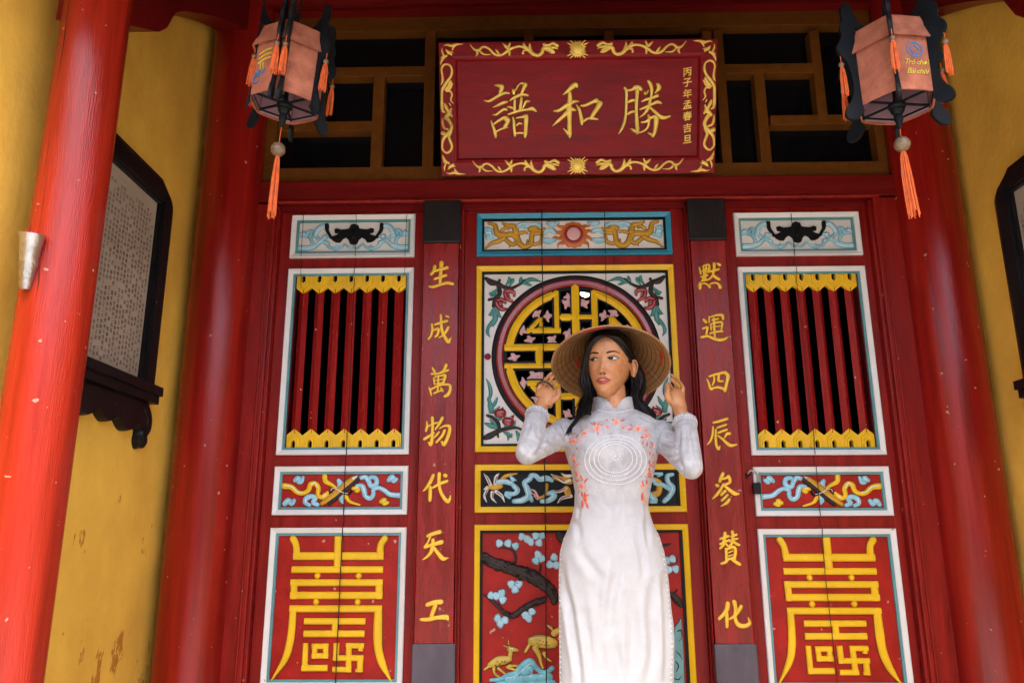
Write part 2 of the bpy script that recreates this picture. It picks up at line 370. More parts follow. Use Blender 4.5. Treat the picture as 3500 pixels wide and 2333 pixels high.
# porch roof: boards and tiles overhead, out of the picture but shading the upper wall; a gate wall stands across the court
def roof_z(y): return 3.37+.59*y
EAVE = -1.55
m = MB()
for k in range(14):
    x = -4+k*.6
    m.tube([(x, .25, roof_z(.25)-.05), (x, EAVE+.02, roof_z(EAVE+.02)-.05)], .04, 8)
struct(m.build('rafters', MAT['ceiling_wood']))
m = MB(); V = []
for y in (.5, EAVE):
    for dz in (0, .07): V += [(-5, y, roof_z(y)+dz), (5.4, y, roof_z(y)+dz)]
m.add(V, [(0, 1, 5, 4), (2, 6, 7, 3), (0, 4, 6, 2), (1, 3, 7, 5), (4, 5, 7, 6), (0, 2, 3, 1)])
struct(m.build('porch_roof', MAT['roof_tile']))
m = MB(); m.box(-5, 5.4, .10, .5, 3.30, 3.9); struct(m.build('upper_wall', MAT['ceiling_wood']))
m = MB(); m.box(-14, 14, -15.4, -15, -.2, 3.1); m.box(-4.5, 4.5, -15.6, -14.8, 3.1, 3.9); struct(m.build('court_wall', MAT['plaster_far']))
m = MB(); m.box(-14, -6.6, -14.8, -4.5, -.2, 4.2); m.box(7.0, 14, -14.8, -4.5, -.2, 4.2); struct(m.build('sky_blocker_hall', MAT['plaster_far']))  # unseen halls added to block side sky and narrow the column highlights
m = MB()
for k in range(56):
    x = -14+k*.5; m.tube([(x, -15.9, 3.1 if abs(x) > 4.6 else 3.9), (x, -15.2, 3.5 if abs(x) > 4.6 else 4.3), (x, -14.5, 3.1 if abs(x) > 4.6 else 3.9)], .24, 6)
struct(m.build('court_wall_roof', MAT['roof_tile']))

# side walls of ochre plaster with a rounded inner end
def side_wall(x, s, label):
    m = MB(); P = []
    prof = [(0, -1.95), (0, .12), (.24, .12), (.24, -1.95)]
    n = len(prof); V = []
    V += [(x-s*a, y, 0) for a, y in prof]; V += [(x-s*a, y, min(3.3, roof_z(y)-.03)) for a, y in prof]
    F = [(i, (i+1) % n, n+(i+1) % n, n+i) for i in range(n)]+[tuple(range(n))[::-1], tuple(range(n, 2*n))]
    if s < 0: F = [f[::-1] for f in F]
    m.add(V, F); return tag(m.build('side_wall', MAT['ochre_wall'], None, True, 40), label, 'wall')
side_wall(XL, 1, 'stained ochre plaster wall on the left, behind the glossy red column')
side_wall(XR, -1, 'ochre plaster side wall at the right edge, beside the hanging lantern')
# back return walls beside the door columns (dark gap behind the columns)
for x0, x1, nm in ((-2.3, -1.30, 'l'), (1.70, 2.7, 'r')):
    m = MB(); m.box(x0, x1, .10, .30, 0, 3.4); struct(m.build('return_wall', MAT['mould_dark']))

# ================================================================ columns
def column(x, y, r, z1, label, grp='red timber columns', mat='crimson_column'):
    m = MB(); n = 48; prof = []
    for i in range(25):
        t = i/24; prof.append((r*(1+.02*math.sin(t*3)), .12+t*(z1-.12)))
    root = thing('column', (x, y, 0), label, 'column', grp)
    m.lathe((x, y, 0), prof, n); m.build('shaft', MAT[mat], root, True, 60)
    m = MB(); m.lathe((x, y, 0), [(r*1.25, 0), (r*1.35, .03), (r*1.4, .06), (r*1.3, .1), (r*1.1, .121)], 32); m.build('stone_base', MAT['stele_stone'], root, True, 50)
    return root
near_col = column(-1.185, -1.1, .083, 2.62, 'thick glossy red column at the left edge with a tin incense cup', mat='red_column')
column(-1.192, -.045, .117, 3.4, 'dark red column left of the doors, against the ochre wall')
column(1.592, -.045, .121, 3.4, 'red column right of the doors with a pale gloss streak')
# drying cracks in the near column
m = MB()
for (a, z0, z1, w) in ((-1.95, 2.02, 2.45, .0022), (-1.9, 1.75, 2.02, .0016), (-1.78, 1.55, 1.98, .0018), (-2.15, 1.6, 1.72, .003), (-1.55, 1.5, 1.62, .003), (-1.62, 1.3, 1.42, .0012)):
    P = []
    for i in range(9):
        t = i/8; aa = a+.02*math.sin(9*t+a)*(.4+t); P.append(Vector((-1.185+.0836*math.cos(aa), -1.1+.0836*math.sin(aa), z0+(z1-z0)*t)))
    m.tube(P, [w*.5*(.3+math.sin(math.pi*min(max(i/8, .05), .95))) for i in range(9)], 5)
m.build('crack', MAT['crack'], near_col)

# ================================================================ beams overhead
root = thing('round_beam', (.2, -.10, 3.20), 'round dark red beam across the top above the transom', 'beam')
m = MB(); m.tube([(x, -.12, 3.21+.006*math.sin(x*2)) for x in np.linspace(-1.30, 1.70, 20)], .082, 24); m.build('log', MAT['red_beam'], root, True, 60)
m = MB(); m.box(-1.30, 1.70, -.06, .07, 3.135, 3.36); m.build('backing_board', MAT['red_beam'], root)
def side_beam(x0, x1, label):
    """raking beam under the roof slope over the side wall, underside slightly arched, on a corbel at the near end"""
    root = thing('side_beam', ((x0+x1)/2, -.6, 2.7), label, 'beam', 'raking beams over the side walls')
    m = MB(); N = 24; V = []; F = []
    for i in range(N+1):
        t = i/N; y = -.10-1.05*t
        z = 2.955+.585*(y+.19)+.022*math.sin(math.pi*min(1, t/.62))+(.0 if t < .62 else -.09*min(1, (t-.62)/.06))
        V += [(x0, y, z), (x1, y, z), (x1, y, roof_z(y)-.06), (x0, y, roof_z(y)-.06)]
    for i in range(N):
        for k in range(4): j = (k+1) % 4; F.append((i*4+k, i*4+j, i*4+4+j, i*4+4+k))
    F += [(3, 2, 1, 0), (N*4, N*4+1, N*4+2, N*4+3)]
    m.add(V, F); m.build('beam', MAT['red_beam'], root)
    return root
side_beam(-1.265, -1.14, 'dark red raking beam at the top left over the ochre wall')
side_beam(1.54, 1.665, 'dark red raking beam at the top right over the ochre wall')
m = MB(); m.box(-1.325, 1.715, -1.17, -1.03, 2.50, 2.66, .02); tag(m.build('tie_beam', MAT['red_beam']), 'dark red tie beam above the lanterns between the front columns', 'beam')

# ================================================================ door frame: jambs, lintel, sill
XJL, XJR = -1.000, 1.376
df = thing('door_frame', (.19, -.03, 0), 'dark red moulded timber frame around the three carved doors', 'door frame')
for xa, xb, xm in ((-1.098, XJL, -1), (XJR, 1.474, 1)):
    m = MB(); m.box(xa, xb, -.050, .06, .0, 2.255 if xm else 0, .004); m.build('jamb', MAT['red_door'], df)
    xi = xb if xm < 0 else xa                                     # inner moulding
    m = MB(); a, b = (xi-.004, xi+.012) if xm < 0 else (xi-.012, xi+.004)
    m.box(a, b, -.034, .02, .0, 2.25, .004); m.build('moulding', MAT['red_door'], df)
    m = MB(); c = xi+xm*-.0 ; 
    m.tube([(xi+xm*.020, -.052, .0), (xi+xm*.020, -.052, 2.256)], .0045, 8); m.build('moulding', MAT['red_door'], df, True, 60)
m = MB(); m.box(-1.098, 1.474, -.052, .06, 2.262, 2.352, .004); m.build('lintel', MAT['red_beam'], df)
m = MB(); m.tube([(-1.03, -.055, 2.2585), (1.40, -.055, 2.2585)], .0085, 10); m.build('lintel_moulding', MAT['red_door'], df, True, 60)
m = MB(); m.box(-1.098, 1.474, -.06, .06, .0, .14, .006); m.build('threshold', MAT['red_door'], df)
m = MB(); m.box(XJL, XJR, -.004, .03, 2.236, 2.262); m.build('stop_board', MAT['red_beam'], df)

# ================================================================ transom window
tr = thing('transom_window', (.2, 0, 2.37), 'wide ochre wooden lattice transom with dark panes above the doors', 'transom')
P0 = front(-.005)
def tb(x0, x1, z0, z1, y0=-.005, nm='bar', y1=.05):
    m = MB(); m.box(x0, x1, y0, y1, z0, z1, .002); return m.build(nm, MAT['transom_wood'], tr)
def X2(x, y): return P0.px(x*1.48778, y*1.48778)        # photo at 2352 px wide
TZ0, TZ1 = X2(1300, 410)[1], X2(1300, 47)[1]
TL, TR = X2(603, 412)[0], X2(2043, 402)[0]
tb(TL, TR, TZ0-.035, X2(800, 386)[1]+.0, -.012, 'rail'); tb(TL, TR, X2(1000, 72)[1], 3.145, -.012, 'rail')
zlo, zhi = X2(800, 386)[1], X2(1000, 72)[1]
tb(TL, X2(630, 400)[0], zlo, zhi, -.0121, 'stile'); tb(X2(2017, 370)[0], TR, zlo, zhi, -.0121, 'stile')
bars = []
def vbar(xp, y0, y1, w=20, nm='bar'):        # xp read at mid height
    ym = (y0+y1)/2; xa, xb = X2(xp-w/2, ym)[0], X2(xp+w/2, ym)[0]
    tb(xa, xb, X2(xp, y1)[1], X2(xp, y0)[1], -.008+random.uniform(-.002, .0), nm)
def hbar(x0, x1, yp, h=24, nm='bar'):
    za, zb = X2((x0+x1)/2, yp+h/2)[1], X2((x0+x1)/2, yp-h/2)[1]
    tb(X2(x0, yp)[0], X2(x1, yp)[0], za, zb, -.0065+random.uniform(-.002, .0), nm)
vbar(986, 72, 386, 25); vbar(868, 170, 386, 26); hbar(640, 985, 166, 22); hbar(640, 860, 291, 22)
vbar(735, 168, 292, 20)
vbar(1215, 72, 160, 22); vbar(1400, 72, 160, 22); vbar(1628, 72, 200, 22)
vbar(1660, 72, 386, 22); vbar(1752, 160, 386, 24); hbar(1650, 1890, 158, 22); vbar(1880, 72, 280, 22); hbar(1770, 2040, 275, 22)
m = MB(); m.add([(TL, .045, TZ0), (TR, .045, TZ0), (TR, .045, 3.2), (TL, .045, 3.2)], [(0, 1, 2, 3)])
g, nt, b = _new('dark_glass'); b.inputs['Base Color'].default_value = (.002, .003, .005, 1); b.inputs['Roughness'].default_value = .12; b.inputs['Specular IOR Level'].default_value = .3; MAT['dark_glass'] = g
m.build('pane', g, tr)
m = MB(); m.box(-1.098, 1.474, .0, .06, 2.3525, TZ0-.0355); m.build('sill_board', MAT['red_beam'], tr)
# ================================================================ carved doors
cA, cB, cC = (850, 650, 2.851), (850, 1200, 2.613), (800, 1750, 2.69)
cD, cE, cF = (1550, 650, 2.613), (1550, 1200, 2.613), (1550, 1750, 2.614)
cM = (1640, 950, 4.481)
DP = front(0)
def wood(door, x0, x1, z0, z1, nm):
    m = MB(); m.box(x0, x1, .0 if nm == 'stile' else .001, .045, z0, z1, .0015); return m.build(nm, MAT['red_door'], door)
def panel(door, x0, x1, z0, z1, nm, fm, bm_, field, wf=.0195, wb=.0095, back=True):
    """framed carved panel: chamfered frame, coloured band, sunk field; returns the field's u/v limits"""
    root = None
    m = MB(); m.frame(DP, x0, x1, z0, z1, [(0, -.002), (0, .011), (.003, .014), (wf*.75, .009), (wf, .006), (wf, -.004)])
    fr = m.build(nm, MAT[fm], door)
    m = MB(); m.frame(DP, x0+wf-.0004, x1-wf+.0004, z0+wf-.0004, z1-wf+.0004, [(0, .0015), (wb, .0015), (wb, -.008)]); m.build('inner_band', MAT[bm_], fr)
    i = wf+wb-.0005
    if back:
        m = MB(); m.box(x0+i, x1-i, .0065, .03, z0+i, z1-i); m.build('field', MAT[field], fr)
    return fr, (x0+i, x1-i, z0+i, z1-i)
H0 = -.0066     # height of the sunk field relative to the door face

def chevrons(pr, door_u, z_edge, sgn, w, n=7):
    """row of pointed ochre tongues with slots; z_edge is the straight edge, sgn=-1 hangs down, +1 stands up"""
    u0, u1 = door_u; step = (u1-u0)/n
    for k in range(n):
        c = u0+step*(k+.5); hw = step/2; H = .072; V = .046
        def q(a, b): return (c+a, z_edge+sgn*b)
        m = MB(); e = .0002*(k % 2)
        m.poly(DP, [q(-hw, 0), q(-.0075, 0), q(-.0075, .021), q(0, .029), q(.0075, .021), q(.0075, 0), q(hw, 0), q(hw, V), q(0, H), q(-hw, V)], -.020, -.006+e)
        m.poly(DP, [q(-.0225, 0), q(-.0075, 0), q(-.0075, .021), q(0, .029), q(.0075, .021), q(.0075, 0), q(.0225, 0), q(.0225, .036), q(0, .056), q(-.0225, .036)], -.0062, -.001+e, .0016)
        m.poly(DP, [q(-.0150, 0), q(-.0075, 0), q(-.0075, .021), q(0, .029), q(.0075, .021), q(.0075, 0), q(.0150, 0), q(.0150, .029), q(0, .0425), q(-.0150, .029)], -.0012, .0035+e, .0014)
        m.build('chevron', MAT['yellow_paint'], pr)

SHOU = '''540 240 62, 568 300 60, 575 400 66; 545 400 70, 1375 400 70; 1385 240 62, 1348 300 60, 1340 400 66; 960 218 75, 950 500 70;
530 525 62, 1370 525 62; 520 645 62, 1368 645 62; 516 762 66, 1365 762 66; 550 615 62, 548 795 62; 1333 615 66, 1330 795 66;
510 885 62, 1360 885 62; 540 905 62, 530 1050 66, 510 1200 70, 465 1350 60, 345 1540 12; 1325 905 70, 1320 1080 80, 1325 1250 75, 1365 1400 65, 1445 1550 12;
645 1000 58, 1207 1000 58; 930 1010 60, 925 1110 60; 640 1115 60, 1200 1115 60; 657 1200 50, 645 1455 55; 620 1430 56, 860 1430 56;
715 1230 50, 868 1230 50; 715 1318 50, 868 1318 50; 740 1208 50, 738 1340 50; 842 1208 50, 840 1340 50;
940 1200 55, 935 1360 55; 910 1338 50, 1190 1338 54; 1055 1200 55, 1050 1465 55; 1030 1225 50, 1195 1225 50; 1165 1215 46, 1163 1272 46; 905 1443 50, 1078 1443 50; 1160 1315 55, 1155 1465 58; 1118 1452 30, 1160 1452 30'''
BATP = [(790, 452), (840, 440), (872, 425), (842, 400), (832, 380), (860, 368), (900, 382), (945, 378), (975, 372), (990, 345), (1024, 322)]
BATB = [(1024, 532), (985, 520), (970, 480), (945, 460), (915, 475), (890, 507), (850, 507), (815, 488)]
BATC = '''500 430 48, 545 425 40, 530 400 24; 560 450 22, 580 400 30, 610 390 30, 604 430 24; 590 450 32, 615 500 26, 600 530 20; 640 440 40, 660 390 50, 700 352 50, 745 345 40;
490 563 56, 570 560 52, 640 540 42, 690 500 34, 740 460 30, 790 440 14; 640 430 30, 690 480 30, 755 510 34, 780 550 25, 840 562 25, 862 540 34, 838 575 26, 900 550 20, 930 522 18, 980 560 18, 1022 550 14; 735 450 48, 742 452 48; 756 510 44, 762 513 44'''
BATH = '''648 430 9, 664 392 9, 700 355 9, 742 347 6; 655 440 7, 680 400 7, 710 372 7, 745 362 5; 492 555 8, 570 552 8, 640 532 7, 700 492 6; 492 572 8, 575 570 8, 650 545 6; 510 425 14, 530 420 12; 735 450 20, 741 451 20; 757 510 18, 761 512 18'''
R_GOLD = '''312 1200 58, 380 1212 48, 430 1255 44, 480 1265 40, 530 1240 44, 550 1188 48, 590 1178 44, 620 1220 44, 615 1280 40, 650 1302 44, 690 1280 56, 702 1258 28;
675 1112 48, 685 1160 44, 740 1190 34, 790 1230 30, 860 1290 40, 900 1340 30, 990 1370 18; 930 1222 34, 970 1216 40, 960 1245 40, 985 1236 28; 1180 1342 38, 1212 1325 48, 1205 1362 34, 1240 1350 34'''
R_BLUE = '''612 1368 38, 572 1350 40, 592 1312 44, 560 1292 44, 512 1310 48, 502 1350 40, 540 1372 34; 410 1150 38, 440 1130 50, 440 1168 34, 470 1163 34, 482 1122 28; 320 1360 46, 350 1330 50, 380 1362 38, 402 1330 38;
1245 1150 38, 1280 1122 56, 1290 1160 38, 1320 1140 34; 800 1150 38, 815 1182 54, 805 1220 38; 835 1282 28, 826 1320 50, 836 1350 24;
1000 1128 38, 1040 1122 44, 1070 1160 44, 1090 1202 40, 1140 1180 44, 1132 1132 44, 1092 1122 40, 1072 1140 36; 962 1196 28, 1010 1200 44, 1030 1250 48, 1040 1290 44, 1080 1310 44, 1110 1280 40, 1112 1232 40, 1160 1216 40, 1210 1240 44, 1260 1275 44, 1348 1285 50'''
R_HL = '''318 1196 9, 380 1205 9, 432 1250 8, 480 1258 8; 556 1190 8, 590 1172 9, 614 1215 8; 1010 1122 9, 1040 1116 9, 1064 1150 8; 1018 1205 9, 1036 1255 9, 1048 1292 8, 1080 1304 8; 1165 1212 8, 1215 1236 9, 1265 1272 9, 1340 1280 9; 512 1305 10, 505 1345 8; 425 1150 8, 445 1128 8; 340 1340 8, 356 1330 8; 1268 1140 8, 1290 1120 8; 660 1300 8, 690 1274 9; 1200 1340 7, 1215 1326 7; 945 1222 7, 970 1212 7'''

def side_door(A, mirror, x0, x1, dz, cracks, label):
    """one side door with bat panel, slatted window, scroll panel and longevity panel"""
    d = thing('carved_door', ((x0+x1)/2, 0, .14), label, 'door')
    pl = DP.with_map(A)
    zb = [(2.0388, 2.2215), (1.254, 1.9926), (1.033, 1.211), (.438, .9876)]
    zb = [(a+dz, b+dz) for a, b in zb]
    fx0, fx1 = (-.946, -.4446) if x0 < 0 else (.8345, 1.3325)
    wood(d, x0, fx0, .14, 2.236, 'stile'); wood(d, fx1, x1, .14, 2.236, 'stile')
    edges = [2.236]+[e for a, b in zb for e in (b, a)]+[.14]
    for k in range(0, len(edges), 2): wood(d, fx0, fx1, edges[k+1], edges[k], 'rail')
    mir = [(1, 0, 1, 0)]
    # bat panel
    fr, lim = panel(d, fx0, fx1, *zb[0], 'bat_panel', 'white_paint', 'teal_paint', 'white_field')
    cu = crop(pl, cA, 1024, 430)[0]
    L = [crop(pl, cA, *p) for p in BATP]; B = [crop(pl, cA, *p) for p in BATB]
    out = L+[(2*cu-u, v) for u, v in L[::-1][1:]]+[(2*cu-u, v) for u, v in B[::-1][:-1]]+B
    m = MB(); m.poly(DP, out, H0, H0+.009, .0025)
    S = strokes(pl, cA, '762 338 40, 763 390 34, 785 430 28, 800 458 30; 1000 350 30, 1024 345 34, 1040 350 26; 1024 400 46, 1024 460 40; 850 400 34, 885 405 34; 880 470 36, 850 470 30')
    for P in S:
        m.brush(DP, P, H0, .0125); m.brush(DP, [(2*cu-u, v, w) for u, v, w in P], H0, .0122)
    m.build('bat', MAT['black_paint'], fr, True, 40)
    both = [(1, 0, 1, 0), (-1, 2*cu, 1, 0)]
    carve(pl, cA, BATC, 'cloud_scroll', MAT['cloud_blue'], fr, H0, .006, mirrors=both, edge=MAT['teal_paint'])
    carve(pl, cA, BATH, 'cloud_highlight', MAT['pale_blue'], fr, H0+.0042, .0026, mirrors=both, fine=True)
    # slatted window
    fr, lim = panel(d, fx0, fx1, *zb[1], 'lattice_panel', 'white_paint', 'teal_paint', None, back=False)
    u0, u1, v0, v1 = lim; n = 7; step = (u1-u0)/n
    for k in range(n):
        c = u0+step*(k+.5); m = MB(); w = .0178; ridge = .004
        m.add([(c-w, .022, v0+.036), (c+w, .022, v0+.036), (c+ridge*.3, .0045, v0+.036), (c-w, .022, v1-.036), (c+w, .022, v1-.036), (c+ridge*.3, .0045, v1-.036)], [(0, 2, 1), (3, 4, 5), (0, 3, 5, 2), (2, 5, 4, 1), (1, 4, 3, 0)])
        m.build('slat', MAT['red_slat'], fr)
    chevrons(fr, (u0, u1), v1, -1, step); chevrons(fr, (u0, u1), v0, 1, step)
    for e0, e1 in ((u0-.002, u0+.004), (u1-.004, u1+.002)):
        m = MB(); m.box(e0, e1, .004, .04, v0, v1); m.build('reveal', MAT['maroon'], fr)
    # scroll panel with two writing brushes
    fr, lim = panel(d, fx0, fx1, *zb[2], 'scroll_panel', 'white_paint', 'teal_paint', 'red_panel')
    rm = (1, 0, 1, 0)
    pr = pl
    if mirror: pr = DP.with_map((-A[0], fx0+fx1-A[1], A[2], A[3]))
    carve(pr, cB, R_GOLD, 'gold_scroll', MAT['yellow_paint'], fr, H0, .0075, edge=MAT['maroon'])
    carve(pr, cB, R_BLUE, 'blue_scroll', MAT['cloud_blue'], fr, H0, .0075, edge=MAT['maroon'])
    carve(pr, cB, R_HL, 'scroll_highlight', MAT['pale_blue'], fr, H0+.0055, .0032, fine=True)
    carve(pr, cB, '652 1358 38, 760 1280 60, 860 1192 60, 935 1135 46', 'brush_handle', MAT['ochre_dragon'], fr, H0, .012)
    carve(pr, cB, '715 1358 34, 800 1290 42, 900 1202 42, 982 1137 32', 'brush_handle', MAT['branch_dark'], fr, H0, .011)
    carve(pr, cB, '932 1138 40, 968 1110 8', 'brush_tip', MAT['white_paint'], fr, H0, .0118)
    carve(pr, cB, '732 1252 24, 740 1222 20, 780 1222 20, 840 1262 24, 890 1275 20, 916 1245 20; 905 1262 16, 922 1235 16', 'ribbon_knot', MAT['black_paint'], fr, H0, .0145)
    carve(pr, cB, '737 1246 6, 746 1226 6, 780 1226 6, 838 1258 7, 888 1270 6', 'ribbon_highlight', MAT['white_paint'], fr, H0+.0115, .0042, fine=True)
    # longevity character panel
    fr, lim = panel(d, fx0, fx1, *zb[3], 'longevity_panel', 'white_paint', 'teal_paint', 'red_panel')
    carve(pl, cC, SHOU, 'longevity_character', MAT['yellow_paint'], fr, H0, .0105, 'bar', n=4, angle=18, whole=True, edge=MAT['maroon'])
    for x, y in ((762, 583), (1143, 583), (750, 823), (1132, 823)):
        m = MB(); u, v = crop(pl, cC, x, y); p = DP.pt(u, v, H0); m.ball(p, (.0115, .011, .0115), 16, 10); m.build('character_dot', MAT['yellow_paint'], fr, True)
    # splits between the planks
    for txt in cracks:
        m = MB()
        P = [tuple(float(k) for k in t.split()) for t in txt.split(',')]
        Q = []
        for x, y, w, h in P:
            u, v = DP.px(x, y); Q.append((u, v, w*.0011, h))
        for a, b in zip(Q, Q[1:]):
            N = max(2, int(abs(a[1]-b[1])/.02)); seg = []
            for i in range(N+1):
                t = i/N; seg.append((a[0]+(b[0]-a[0])*t+random.uniform(-.0006, .0006), a[1]+(b[1]-a[1])*t, a[2]+(b[2]-a[2])*t))
            m.brush(DP, seg, max(a[3], b[3]), .0008, 'flat', 1, False)
        m.build('plank_crack', MAT['crack'], d)
    return d
lc = ['1222 707 1.8 .0005, 1220 738 1.8 .0005', '1220 738 1.6 .0145, 1217 881 2 .0145', '1216 882 2 .0005, 1214 918 2.4 .0005', '1214 919 2.4 .0145, 1212 948 2.6 .0145',
      '1181 1555 3.2 .0005, 1183 1592 3.2 .0005', '1190 1462 3 .0145, 1187 1555 3.2 .0145', '1183 1593 3 .0145, 1177 1760 3.2 .0145', '1176 1760 3.2 .0005, 1174 1801 3.2 .0005', '1174 1802 3.2 .0145, 1150 2332 3.4 .0145',
      '1212 948 2.2 .0035, 1190 1462 2.4 .0035',
      '1038 700 2.5 .0005, 1039 738 2 .0005', '1041 739 2 .0145, 1032 881 1.8 .0145', '1033 882 1.6 .0005, 1031 918 1.6 .0005', '1032 918 1.5 .0145, 1032 990 1.2 .0145',
      '1394 705 2 .0005, 1393 738 2 .0005', '1392 739 2 .0145, 1386 881 1.8 .0145', '1386 882 2 .0005, 1387 917 1.8 .0005', '1386 918 1.5 .0145, 1382 950 1.2 .0145']
rc = ['2698 700 2.4 .0005, 2700 735 2.4 .0005', '2700 735 2.4 .0145, 2712 878 2.4 .0145', '2713 880 2.2 .0005, 2717 914 2.2 .0005', '2718 915 2.2 .0145, 2720 940 2 .0145',
      '2720 940 1.8 .0035, 2774 1450 2 .0035', '2774 1450 2.2 .0145, 2781 1553 2.4 .0145', '2781 1553 2.2 .0005, 2784 1592 2.2 .0005', '2785 1592 2.2 .0145, 2799 1762 2.4 .0145', '2799 1762 2.4 .0005, 2804 1800 2.4 .0005', '2804 1800 2.2 .0145, 2815 1960 2.2 .0145, 2857 2332 2.4 .0145']
side_door((1, 0, 1, 0), False, -.988, -.412, 0, lc, 'left carved red door with slatted window and gold longevity character')
sx = .498/.5014
side_door((sx, .8345+.946*sx, 1, -.0105), True, .802, 1.366, -.0105, rc, 'right carved red door with a padlock and slatted window')

# ---------------------------------------------------------------- centre door
cd = thing('carved_door', (.194, 0, .14), 'centre carved red door with a round openwork longevity medallion', 'door')
X0, X1 = -.1958, .5832
zc = [(2.0385, 2.2205), (1.2610, 1.9965), (1.0386, 1.2144), (.30, .9960)]
wood(cd, -.244, X0, .14, 2.236, 'stile'); wood(cd, X1, .632, .14, 2.236, 'stile')
edges = [2.236]+[e for a, b in zc for e in (b, a)]+[.14]
for k in range(0, len(edges), 2): wood(cd, X0, X1, edges[k+1], edges[k], 'rail')
CU = .1937
both = [(1, 0, 1, 0), (-1, 2*CU, 1, 0)]
# dragon panel
fr, lim = panel(cd, X0, X1, *zc[0], 'dragon_panel', 'blue_frame', 'black_paint', 'white_field', .021, .009)
cs = crop(DP, cD, 1073, 395); k = 1/2.613*DP.scale(1960, 800)
both = [(1, 0, 1, 0), (-1, 2*cs[0], 1, 0)]
m = MB()
for i in range(14):
    a = 2*math.pi*(i+.5)/14; r0 = 100*k; r1 = (190 if abs(math.cos(a)) > .5 else 128)*k; P = []
    for j in range(5):
        t = j/4; r = r0+(r1-r0)*t; aa = a+.16*math.sin(t*5+i)*t; P.append((cs[0]+r*math.cos(aa), cs[1]+r*math.sin(aa)*.96, (44*(1-t)+6)*k))
    m.brush(DP, P, H0, .006)
m.lathe(DP.pt(*cs, H0), [(118*k, 0), (116*k, .006), (95*k, .009), (60*k, .009)], 40, (0, -1, 0)); m.build('sun_flames', MAT['orange_paint'], fr, True, 45)
m = MB(); m.lathe(DP.pt(*cs, H0), [(88*k, .008), (86*k, .011), (72*k, .0125), (60*k, .0105)], 40, (0, -1, 0)); m.build('sun_ring', MAT['fruit_red'], fr, True, 45)
m = MB(); m.lathe(DP.pt(*cs, H0), [(60*k, .009), (58*k, .0125), (40*k, .0145), (0, .0152)], 40, (0, -1, 0)); m.build('sun_disc', MAT['pink_paint'], fr, True, 45)
carve(DP, cD, '''315 290 20, 370 310 34, 385 370 44, 430 400 56, 490 390 48, 550 400 56, 590 470 48, 640 500 44, 690 470 44, 700 400 40, 720 350 56, 770 360 48, 808 340 22; 288 512 14, 340 470 30, 400 450 40, 450 420 40;
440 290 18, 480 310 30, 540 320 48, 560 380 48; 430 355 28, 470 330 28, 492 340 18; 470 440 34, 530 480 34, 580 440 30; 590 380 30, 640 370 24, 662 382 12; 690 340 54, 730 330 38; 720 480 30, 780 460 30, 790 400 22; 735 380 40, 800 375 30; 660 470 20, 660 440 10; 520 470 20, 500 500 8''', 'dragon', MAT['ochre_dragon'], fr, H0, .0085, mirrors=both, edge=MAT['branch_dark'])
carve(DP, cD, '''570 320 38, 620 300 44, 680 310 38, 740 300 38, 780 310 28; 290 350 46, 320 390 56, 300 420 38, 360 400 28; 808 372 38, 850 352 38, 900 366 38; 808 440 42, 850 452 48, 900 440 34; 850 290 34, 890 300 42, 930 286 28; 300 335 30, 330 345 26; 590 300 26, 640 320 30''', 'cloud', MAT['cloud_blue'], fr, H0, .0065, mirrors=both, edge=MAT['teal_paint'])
carve(DP, cD, '''580 312 8, 620 295 8, 680 303 8, 740 294 8; 300 380 9, 325 375 9, 335 395 8; 815 365 8, 850 345 8, 890 358 7; 815 440 9, 850 440 9, 885 436 8; 862 288 7, 895 294 8''', 'cloud_highlight', MAT['pale_blue'], fr, H0+.0046, .003, mirrors=both, fine=True)
# medallion panel
fr, lim = panel(cd, X0, X1, *zc[1], 'medallion_panel', 'yellow_paint', 'black_paint', None, .0215, .010, back=False)
u0, u1, v0, v1 = lim; CV = (v0+v1)/2; CU = (u0+u1)/2; R0 = .3295
N = 96; V = []; m = MB()
def sq(a):
    c, s_ = math.cos(a), math.sin(a); hx, hz = (u1-u0)/2, (v1-v0)/2
    t = min(hx/abs(c) if abs(c) > 1e-9 else 9, hz/abs(s_) if abs(s_) > 1e-9 else 9); return c*t, s_*t
angs = sorted([2*math.pi*i/N for i in range(N)]+[math.atan2(sy*(v1-v0), sx_*(u1-u0)) % (2*math.pi) for sy in (-1, 1) for sx_ in (-1, 1)])
for a in angs:
    x, z = sq(a); r = min(R0*.985, .5*0+math.hypot(x, z)-.0004)
    V += [DP.pt(CU+x, CV+z, H0), DP.pt(CU+r*math.cos(a), CV+r*math.sin(a), H0), DP.pt(CU+r*math.cos(a), CV+r*math.sin(a), H0-.03)]
n = len(angs); F = []
for i in range(n):
    j = (i+1) % n; F += [(3*i, 3*j, 3*j+1, 3*i+1), (3*i+1, 3*j+1, 3*j+2, 3*i+2)]
m.add(V, F); m.build('corner_field', MAT['white_field'], fr)
def ring(nm, mat, r0, r1, h0, h1, par=fr, half=False):
    m = MB(); pr = [(r1, h0), (r1, (h0+h1)/2), (r1-(r1-r0)*.25, h1), (r0+(r1-r0)*.25, h1), (r0, (h0+h1)/2), (r0, h0-.02)]
    m.lathe(DP.pt(CU, CV, 0), pr, 96, (0, -1, 0)); m.f = m.f[:-2]; return m.build(nm, MAT[mat], par, True, 35)
ring('outer_ring', 'black_paint', .311, R0, H0, H0+.006); ring('red_ring', 'fruit_red', .283, .312, H0, H0+.013); ring('inner_ring', 'black_paint', .268, .284, H0-.004, H0+.003)
